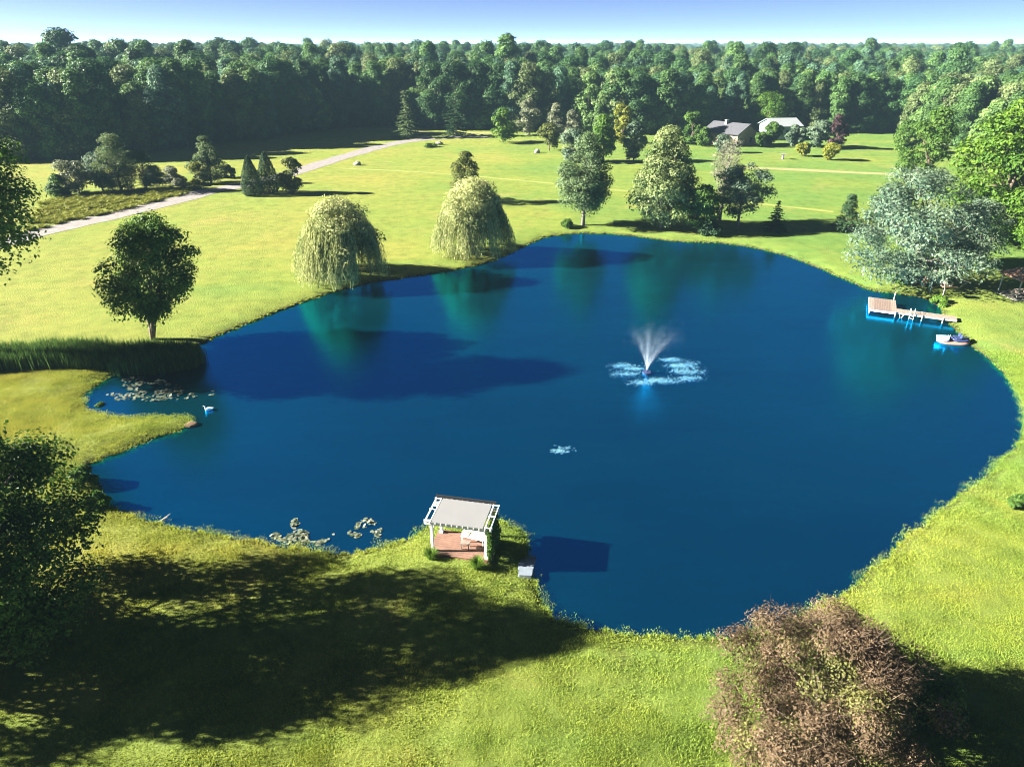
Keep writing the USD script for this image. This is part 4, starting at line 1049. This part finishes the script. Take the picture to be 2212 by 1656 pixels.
t = thing('ring_buoy', 'orange-red life ring hanging on a stake behind the dock', 'life ring', p, math.radians(20))
m = trimesh.creation.torus(0.33, 0.10, 24, 12); v = np.array(m.vertices)[:, [0, 2, 1]] * [1, -1, 1]
obj('ring', (v + [0, -0.14, 1.1], np.array(m.faces)), 'red_plastic', t, smooth=True)
obj('stake', tube([(0, 0, -0.3), (0, 0, 1.55)], 0.045, 6), 'grey_wood', t)
# shelter at the edge of the picture: brown hipped roof on pale posts
a = P(2193, 648)
t = thing('picnic_shelter', 'brown hip-roofed shelter on pale posts, cut by the picture edge', 'shelter', a, math.radians(4))
SW, SD, SH = 3.6, 3.0, 2.35
obj('slab', box(SW + 0.7, SD + 0.7, 0.10, (SW / 2, SD / 2, -0.04)), 'pale_stone', t)
for x in (0, SW):
    for y in (0, SD): obj('post', box(0.13, 0.13, SH, (x, y, 0.06), bevel=0.015), 'pale_stone', t)
E = 0.45
b = [(-E, -E), (SW + E, -E), (SW + E, SD + E), (-E, SD + E)]
rv = np.array([(*q, SH + 0.05) for q in b] + [(*q, SH + 0.17) for q in b] + [(1.3, SD / 2, SH + 1.25), (SW - 1.3, SD / 2, SH + 1.25)])
rfc = [(0, 2, 1), (0, 3, 2)]
for k in range(4): j = (k + 1) % 4; rfc += [(k, j, j + 4), (k, j + 4, k + 4)]
rfc += [(4, 5, 9), (4, 9, 8), (5, 6, 9), (6, 7, 8), (6, 8, 9), (7, 4, 8)]
obj('roof', (rv, np.array(rfc)), 'brown_wood', t)
obj('table', join([box(1.8, 0.75, 0.05, (SW / 2, SD / 2, 0.72)), box(0.1, 0.6, 0.66, (SW / 2 - 0.6, SD / 2, 0.06)), box(0.1, 0.6, 0.66, (SW / 2 + 0.6, SD / 2, 0.06)), box(1.8, 0.28, 0.05, (SW / 2, SD / 2 - 0.62, 0.42)), box(1.8, 0.28, 0.05, (SW / 2, SD / 2 + 0.62, 0.42)), box(0.1, 1.5, 0.08, (SW / 2 - 0.6, SD / 2, 0.335)), box(0.1, 1.5, 0.08, (SW / 2 + 0.6, SD / 2, 0.335))]), 'dock_wood', t)

# ------------------------------------------------------------------ fountain and aerator
fq = on_plane(1396, 806, 0)
fx = thing('fountain', 'floating fountain throwing a fan of white jets in mid pond', 'fountain', (fq[0], fq[1], 0))
rng = np.random.default_rng(21)
fl = trimesh.creation.cylinder(0.42, 0.22, sections=20)
obj('float', join([(np.array(fl.vertices) + [0, 0, 0.06], np.array(fl.faces)), tube([(0, 0, 0.1), (0, 0, 0.36)], [0.09, 0.06], 10)]), 'boat_dark', fx, smooth=35)
def droplets(c, s, rng):
    """little stretched tetrahedra"""
    base = np.array([(1, 1, 1), (1, -1, -1), (-1, 1, -1), (-1, -1, 1)]) * 0.6
    n = len(c); v = c[:, None] + base[None] * s[:, None, None] * [1, 1, 1.5] * rng.uniform(0.6, 1.3, (n, 1, 3))
    i = np.arange(n)[:, None] * 4
    return v.reshape(-1, 3), np.vstack([i + [0, 1, 2], i + [0, 3, 1], i + [0, 2, 3], i + [1, 3, 2]])
G9 = 9.81
land = []
jets = [(-0.95, 4.4, 0.2), (-0.5, 4.9, -.5), (-0.15, 5.2, 0.1), (0.35, 5.0, -0.3), (0.8, 4.8, 0.3), (1.2, 4.5, -.1), (0.1, 4.6, 0.9), (-0.75, 4.2, 0.8), (0.75, 4.3, -0.8), (-0.3, 4.0, -0.9), (1.5, 3.9, 0.5)]
for vx, hh, vy in jets:
    vz = math.sqrt(2 * G9 * hh * 0.78); T = 2 * vz / G9
    wind = 0.18
    def pos(t): return np.stack([vx * 2.15 * t + wind * t * t, vy * 1.9 * t, 0.36 + vz * t - 0.5 * G9 * t * t], -1)
    tt = np.linspace(0, 0.13 * T, 14)
    parts = [tube(pos(tt), np.linspace(0.020, 0.003, 14), 5, False)]
    n = 620
    td = np.abs(rng.normal(0.06, 0.26, n)) * T; td = td[td < 0.72 * T]
    q = pos(td); spread = 0.03 + 0.50 * (td / T)[:, None]
    q = q + rng.normal(0, 1, q.shape) * spread * [1, 1, 1.8]
    parts.append(droplets(q, rng.uniform(0.007, 0.020, len(q)), rng))
    obj('jet', join(parts), 'spray', fx)
spl = [(1347, 790, 60, 9), (1352, 808, 70, 10), (1386, 826, 50, 12), (1412, 822, 40, 8), (1440, 822, 60, 13), (1490, 817, 60, 10), (1468, 802, 50, 9), (1462, 790, 50, 7), (1447, 777, 50, 8), (1492, 803, 60, 13), (1480, 788, 60, 12), (1370, 797, 50, 6)]
for (u, v, wu, hv) in spl:
    n = 260
    q = np.array([on_plane(u + a * wu * 0.24, v + b * hv * 0.30, 0) for a, b in rng.normal(0, 1, (n, 2))]) - [fq[0], fq[1], 0]
    q[:, 2] = 0.005 + np.abs(rng.normal(0, 0.035, n))
    s = rng.uniform(0.02, 0.06, n)
    d = droplets(q, s, rng)
    ring_n = 46; disc = []
    for k in range(ring_n):
        a = np.arange(7) / 7 * 2 * PI; r = rng.uniform(0.03, 0.13) * rng.uniform(0.6, 1.3, 7)
        c0 = q[k]; dv = np.c_[c0[0] + r * np.cos(a) * 1.5, c0[1] + r * np.sin(a), np.full(7, 0.008 + 0.0004 * k)]
        cv = np.vstack([dv, [[c0[0], c0[1], 0.03 + 0.0004 * k]]])
        disc.append((cv, np.array([[j, (j + 1) % 7, 7] for j in range(7)])))
    obj('splash', join([d] + disc), 'foam', fx)
aq = on_plane(1210, 973, 0)
ae = thing('aerator', 'pale bubbling patch of an aerator in the open water before the pergola', 'aerator', (aq[0], aq[1], 0))
disc = []
for k in range(90):
    a = np.arange(7) / 7 * 2 * PI; r = rng.uniform(0.03, 0.11) * rng.uniform(0.6, 1.3, 7); c0 = rng.normal(0, 1, 2) * [0.42, 0.20] + ([0.0, -0.12] if k % 3 else [0.12, 0.28])
    disc.append((np.vstack([np.c_[c0[0] + r * np.cos(a) * 1.7, c0[1] + r * np.sin(a), np.full(7, 0.006 + 0.0003 * k)], [[c0[0], c0[1], 0.03 + 0.0003 * k + 0.03 * rng.random()]]]), np.array([[j, (j + 1) % 7, 7] for j in range(7)])))
obj('bubbles', join(disc), 'foam', ae)
obj('diffuser', tube([(0, 0, -0.6), (0, 0, -0.05)], 0.12, 10), 'boat_dark', ae)

# ------------------------------------------------------------------ water plants
def pads(label, polys, n, seed, size=(0.07, 0.15), flowers=0.0):
    """floating round leaves with a notch, some curling up"""
    rng = np.random.default_rng(seed)
    vs, fs, tn, k = [], [], [], 0
    pl = [Polygon([on_plane(u, v, 0)[:2] for u, v in q]) for q, _ in polys]; w = np.array([x for _, x in polys], float); w /= w.sum()
    while k < n:
        g = pl[rng.choice(len(pl), p=w)]; x0, y0, x1, y1 = g.bounds
        x, y = rng.uniform(x0, x1), rng.uniform(y0, y1)
        if not g.contains(Point(x, y)) or meshkit.fbm(np.array([[x * 1.1, y * 1.1, seed]]), 3, seed)[0] < 0.47: continue
        r = rng.uniform(*size); m = 9; a = rng.uniform(0, 2 * PI) + np.linspace(0.18, 2 * PI - 0.18, m)
        tilt = rng.normal(0, 0.07, 2) if rng.random() < 0.85 else rng.normal(0, 0.35, 2)
        ring = np.c_[np.cos(a) * r, np.sin(a) * r]; z = ring @ tilt
        z = z - z.min() + 0.012 + 0.0006 * (k % 40)
        vs.append(np.vstack([np.c_[x + ring[:, 0], y + ring[:, 1], z], [[x, y, z.mean()]]])); b = k * (m + 1)
        fs.append(np.array([[b + j, b + j + 1, b + m] for j in range(m - 1)])); tn.append(np.full(m + 1, np.clip(rng.normal(0.4, 0.3), 0, 1))); k += 1
    o = obj('lily_pads', (np.vstack(vs), np.vstack(fs)), 'pads', None, tone=np.concatenate(tn))
    tag(o, label, 'water lilies', None, 'stuff')
pads('loose field of lily pads between the reeds and the grassy spit', [([(262, 818), (330, 812), (392, 836), (400, 858), (330, 850), (270, 842)], 3.0), ([(230, 850), (330, 845), (460, 838), (462, 852), (400, 862), (300, 868), (240, 864)], 1.6)], 420, 1)
pads('larger patch of lily pads off the near bank beside the pergola', [([(582, 1160), (612, 1132), (640, 1120), (668, 1148), (690, 1160), (655, 1182), (620, 1176)], 2.4), ([(650, 1150), (722, 1138), (722, 1156), (690, 1178), (650, 1175)], 1.3)], 330, 2, (0.05, 0.12))
pads('smaller patch of lily pads close to the pergola', [([(748, 1152), (772, 1122), (800, 1118), (826, 1146), (822, 1162), (780, 1170)], 1.0)], 190, 3, (0.04, 0.10))

CLASSES = []
def form_mesh(name, mesh, m, tone=None):
    path = f'/World/Forms/{name}'
    g = usdkit.mesh(stage, path, mesh, M[m], False)
    if tone is not None:
        UsdGeom.PrimvarsAPI(g).CreatePrimvar('tone', Sdf.ValueTypeNames.FloatArray, 'vertex').Set(Vt.FloatArray.FromNumpy(np.asarray(tone, np.float32)))
    return g.GetPrim()
rng = np.random.default_rng(31)
reeds = []
for k in range(4):
    n = 34; h = 1.75
    b = np.c_[rng.normal(0, 0.25, (n, 2)), np.full(n, -0.2)]; L = h * rng.uniform(0.65, 1.15, n); a = rng.uniform(0, 2 * PI, n); le = rng.uniform(0.03, 0.35, n)
    tip = b + np.c_[np.cos(a) * le, np.sin(a) * le, L + 0.2]; mid = b + np.c_[np.cos(a) * le * .3, np.sin(a) * le * .3, L * .6]
    s = np.c_[-np.sin(a), np.cos(a), 0 * a] * 0.022
    v = np.stack([b - s, b + s, mid + s * 1.1, mid - s * 1.1, tip], 1).reshape(-1, 3); i = np.arange(n)[:, None] * 5
    reeds.append(form_mesh(f'reed_clump_{k:03d}', (v, np.vstack([i + [0, 1, 2], i + [0, 2, 3], i + [3, 2, 4]])), 'lf_reed', np.repeat(rng.uniform(0, 1, n), 5)))
def scatter(poly, n, rng, keep=None):
    out = []
    x0, y0, x1, y1 = poly.bounds
    while len(out) < n:
        q = rng.uniform((x0, y0), (x1, y1), (4000, 2)); q = q[shapely.contains_xy(poly, q[:, 0], q[:, 1])]
        if keep is not None: q = q[keep(q)]
        out.extend(map(tuple, q))
        if len(q) == 0: break
    return np.array(out[:n])
bed = Polygon([on_plane(u, v, 0.2)[:2] for u, v in [(-160, 797), (0, 780), (120, 770), (240, 762), (330, 757), (400, 756), (428, 760), (438, 772), (425, 785), (400, 795), (372, 800), (340, 803), (300, 806), (262, 806), (240, 800), (120, 800), (0, 810), (-160, 825)]])
rp = scatter(bed, 1500, rng)
instancer('reeds', 'dark green band of cattail reeds along the ditch and cove', reeds, np.c_[rp, np.maximum(height(rp[:, 0], rp[:, 1]), -0.1)], rng.uniform(0, 6.28, len(rp)), rng.uniform(0.7, 1.1, len(rp)), rng.integers(4, size=len(rp)))

SHR = 'shrubs at the water'
bush('bush', 'round reedy bush standing in the small cove', 226, 893, 0.95, 1.15, 2600, 0.2, 'lf_mid', 81, group=SHR)
bush('bush', 'leafy shrub at the inlet under the near tree, farther one', 183, 1045, 1.1, 1.3, 3600, 0.2, 'lf_mid', 82, group=SHR)
bush('bush', 'leafy shrub at the inlet under the near tree, nearer one', 210, 1096, 0.95, 1.1, 3200, 0.2, 'lf_fresh', 83, group=SHR)
bush('bush', 'low green bush on the open bank, cut by the picture edge', 2196, 1092, 0.75, 0.8, 2200, 0.18, 'lf_mid', 84, group=SHR)
bush('bush', 'low bush at the foot of the upright shore tree', 1222, 503, 1.5, 1.1, 1800, 0.3, 'lf_mid', 85, group=SHR)
bush('bush', 'dark bush at the bank under the silver tree, by the dock', 1935, 630, 2.1, 1.6, 4200, 0.26, 'lf_mid', 86, group=SHR)
bush('bush', 'light bush at the bank between the dock and the slim post', 2025, 662, 1.2, 0.9, 2200, 0.22, 'lf_fresh', 87, group=SHR)
bush('bush', 'dark bush at the water under the dark low tree', 1530, 520, 2.3, 2.2, 3800, 0.32, 'lf_conifer', 88, group=SHR)
bush('bush', 'leafy shrub in the half shade right of the purple tree', 0, 0, 1.9, 2.2, 6000, 0.17, 'lf_dark', 89, group=SHR, at=np.array([19.0, 21.6, GROUND_TOP]))
bush('garden_bush', 'low dark flower bed on the far lawn', 930, 318, 2.2, 0.9, 900, 0.4, 'lf_mid', 90, group=FIELD)
# the white bird off the spit
b0 = on_plane(450, 886, 0)
t = thing('water_bird', 'white water bird on the dark water off the grassy spit', 'bird', (b0[0], b0[1], 0), math.radians(200), None, 0.78)
def blob(bones, edge=0.03):
    import manifold3d as m3
    tot = m3.Manifold()
    for a, ra, b, rb in bones:
        sa = m3.Manifold.sphere(ra, 20).translate(a); sb = m3.Manifold.sphere(rb, 20).translate(b)
        tot = tot + m3.Manifold.batch_hull([sa, sb])
    mm = tot.refine_to_length(edge).to_mesh(); tm = trimesh.Trimesh(mm.vert_properties[:, :3], mm.tri_verts)
    trimesh.smoothing.filter_taubin(tm, iterations=10)
    return tm
obj('body', blob([((-0.26, 0, 0.14), 0.12, (0.16, 0, 0.12), 0.17), ((-0.30, 0, 0.16), 0.09, (-0.55, 0, 0.24), 0.03), ((0.18, 0, 0.16), 0.10, (0.30, 0, 0.34), 0.055), ((0.30, 0, 0.34), 0.055, (0.27, 0, 0.55), 0.045), ((0.27, 0, 0.55), 0.05, (0.36, 0, 0.60), 0.055)]), 'bird', t, smooth=True)
obj('beak', tube([(0.40, 0, 0.60), (0.53, 0, 0.56)], [0.03, 0.008], 6), 'beak', t)
for s in (-1, 1): obj('wing', (lambda m: (np.array(m.vertices) * [0.34, 0.05, 0.13] + [-0.12, s * 0.145, 0.20], np.array(m.faces)))(trimesh.creation.icosphere(2, 1.0)), 'bird', t, smooth=True)
# the twig in the water, stones
q = on_plane(352, 1124, 0)
t = thing('driftwood', 'grey forked branch sticking out of the water at the near bank', 'branch', (q[0], q[1], 0))
obj('branch', join([tube([(-0.35, -0.25, -0.12), (0.1, 0.05, 0.16), (0.42, 0.3, 0.34)], [0.06, 0.045, 0.02], 6), tube([(0.1, 0.05, 0.16), (0.38, 0.0, 0.30)], [0.03, 0.012], 5)]), 'twig_grey', t, smooth=True)
def rock(name, label, cat, loc, s, m, seed, group=None):
    g = trimesh.creation.icosphere(3, 1.0); v = np.array(g.vertices)
    v = v * (0.75 + 0.5 * meshkit.fbm(v * 1.3, 3, seed))[:, None] * np.asarray(s) * [1, 1, 1]
    o = obj(name, (v + loc, np.array(g.faces)), m, smooth=True); tag(o, label, cat, group)
rock('boulder', 'pale boulder where the track meets the drive', 'boulder', P(772, 357) + [0, 0, 0.2], (0.95, 0.8, 0.75), 'pale_stone', 1)
rock('boulder', 'pale stone on the lawn beside the far flower bed', 'boulder', P(948, 313) + [0, 0, 0.2], (1.2, 0.9, 0.8), 'pale_stone', 2)
rock('boulder', 'small pale stone near the olive bushy tree', 'boulder', P(1160, 331) + [0, 0, 0.2], (0.8, 0.7, 0.9), 'pale_stone', 3)
rock('boulder', 'pale stone at the end of the drive near the rusty spruce', 'boulder', P(915, 298) + [0, 0, 0.1], (1.6, 0.8, 0.6), 'pale_stone', 4)
rock('mud_bank', 'bare brown earth at the tip of the grassy spit', 'earth', on_plane(413, 917, 0.05), (0.55, 0.45, 0.22), 'soil', 5)
bb = P(1690, 344)
t = thing('bird_bath', 'small grey stone bird bath on the far lawn', 'bird bath', bb)
obj('pedestal', tube([(0, 0, -0.1), (0, 0, 0.15), (0, 0, 1.0)], [0.55, 0.3, 0.22], 10), 'stone', t, smooth=40)
obj('bowl', tube([(0, 0, 1.0), (0, 0, 1.25), (0, 0, 1.27)], [0.3, 0.95, 0.9], 14), 'stone', t, smooth=40)

# ------------------------------------------------------------------ grass
rng = np.random.default_rng(41)
turf = []
for k in range(4):
    n = 170; sz = 1.5
    b = np.c_[rng.uniform(-sz / 2, sz / 2, (n, 2)), np.full(n, -0.02)]
    L = rng.uniform(0.025, 0.075, n); a = rng.uniform(0, 2 * PI, n)
    tip = b + np.c_[np.cos(a) * L * 0.7, np.sin(a) * L * 0.7, L + 0.02]; s = np.c_[-np.sin(a), np.cos(a), 0 * a] * rng.uniform(0.010, 0.028, (n, 1))
    v = np.stack([b - s, b + s, tip], 1).reshape(-1, 3)
    turf.append(form_mesh(f'turf_{k:03d}', (v, np.arange(3 * n).reshape(-1, 3)), 'blades', np.repeat(rng.uniform(0, 1, n), 3)))
view = Polygon([on_plane(u, v, 0.5)[:2] for u, v in [(-60, 1720), (2271, 1720), (2271, 760), (-60, 760)]])
lawn = view.difference(POND.buffer(0.25))
near_lawn = lawn.intersection(shapely.box(-80, 0, 80, 46))
q = scatter(near_lawn, 3200, rng)
q2 = scatter(lawn.difference(shapely.box(-80, 0, 80, 46)), 1500, rng)
qq = np.vstack([q, q2])
instancer('grass', 'short mown grass blades of the near lawn', turf, np.c_[qq, height(qq[:, 0], qq[:, 1]) + 0.01], rng.uniform(0, 6.28, len(qq)), np.c_[np.ones((len(qq), 2)), rng.uniform(0.7, 1.3, len(qq))], rng.integers(4, size=len(qq)))
fringe = []
for k in range(3):
    n = 46
    m = tuft_mesh(rng, n, 0.20, 0.22, 0.025, 0.7)
    fringe.append(form_mesh(f'fringe_{k:03d}', m, 'blades', np.repeat(rng.uniform(0.2, 1, n), 5)))
L = POND_EDGE.length
s = rng.uniform(0, L, 2600)
ed = np.array([POND_EDGE.interpolate(a).coords[0] for a in s]); ed2 = ed + rng.normal(0, 0.22, ed.shape)
dd = pond_dist(ed2[:, 0], ed2[:, 1]); k_ = (dd > 0.0) & (dd < 0.7) & ~shapely.contains_xy(bed, ed2[:, 0], ed2[:, 1]); ed2 = ed2[k_]
instancer('bank_grass', 'longer grass hanging over the edge of the pond', fringe, np.c_[ed2, height(ed2[:, 0], ed2[:, 1]) - 0.03], rng.uniform(0, 6.28, len(ed2)), rng.uniform(0.6, 1.25, len(ed2)), rng.integers(3, size=len(ed2)))
# rough meadow between the scrub and the drive
mead = Polygon([on_plane(u, v, 0.6)[:2] for u, v in [(60, 500), (90, 440), (150, 420), (300, 412), (400, 404), (440, 404), (400, 420), (300, 445), (180, 475)]])
rough = []
for k in range(3):
    n = 90
    m = tuft_mesh(rng, n, 0.7, 1.0, 0.07, 0.8)
    rough.append(form_mesh(f'rough_{k:03d}', m, 'lf_yellow', np.repeat(rng.uniform(0.2, 1.0, n), 5)))
q = scatter(mead, 520, rng)
instancer('meadow', 'rough tall meadow grass between the drive and the scrub', rough, np.c_[q, np.full(len(q), GROUND_TOP)], rng.uniform(0, 6.28, len(q)), rng.uniform(0.6, 1.2, len(q)), rng.integers(3, size=len(q)))
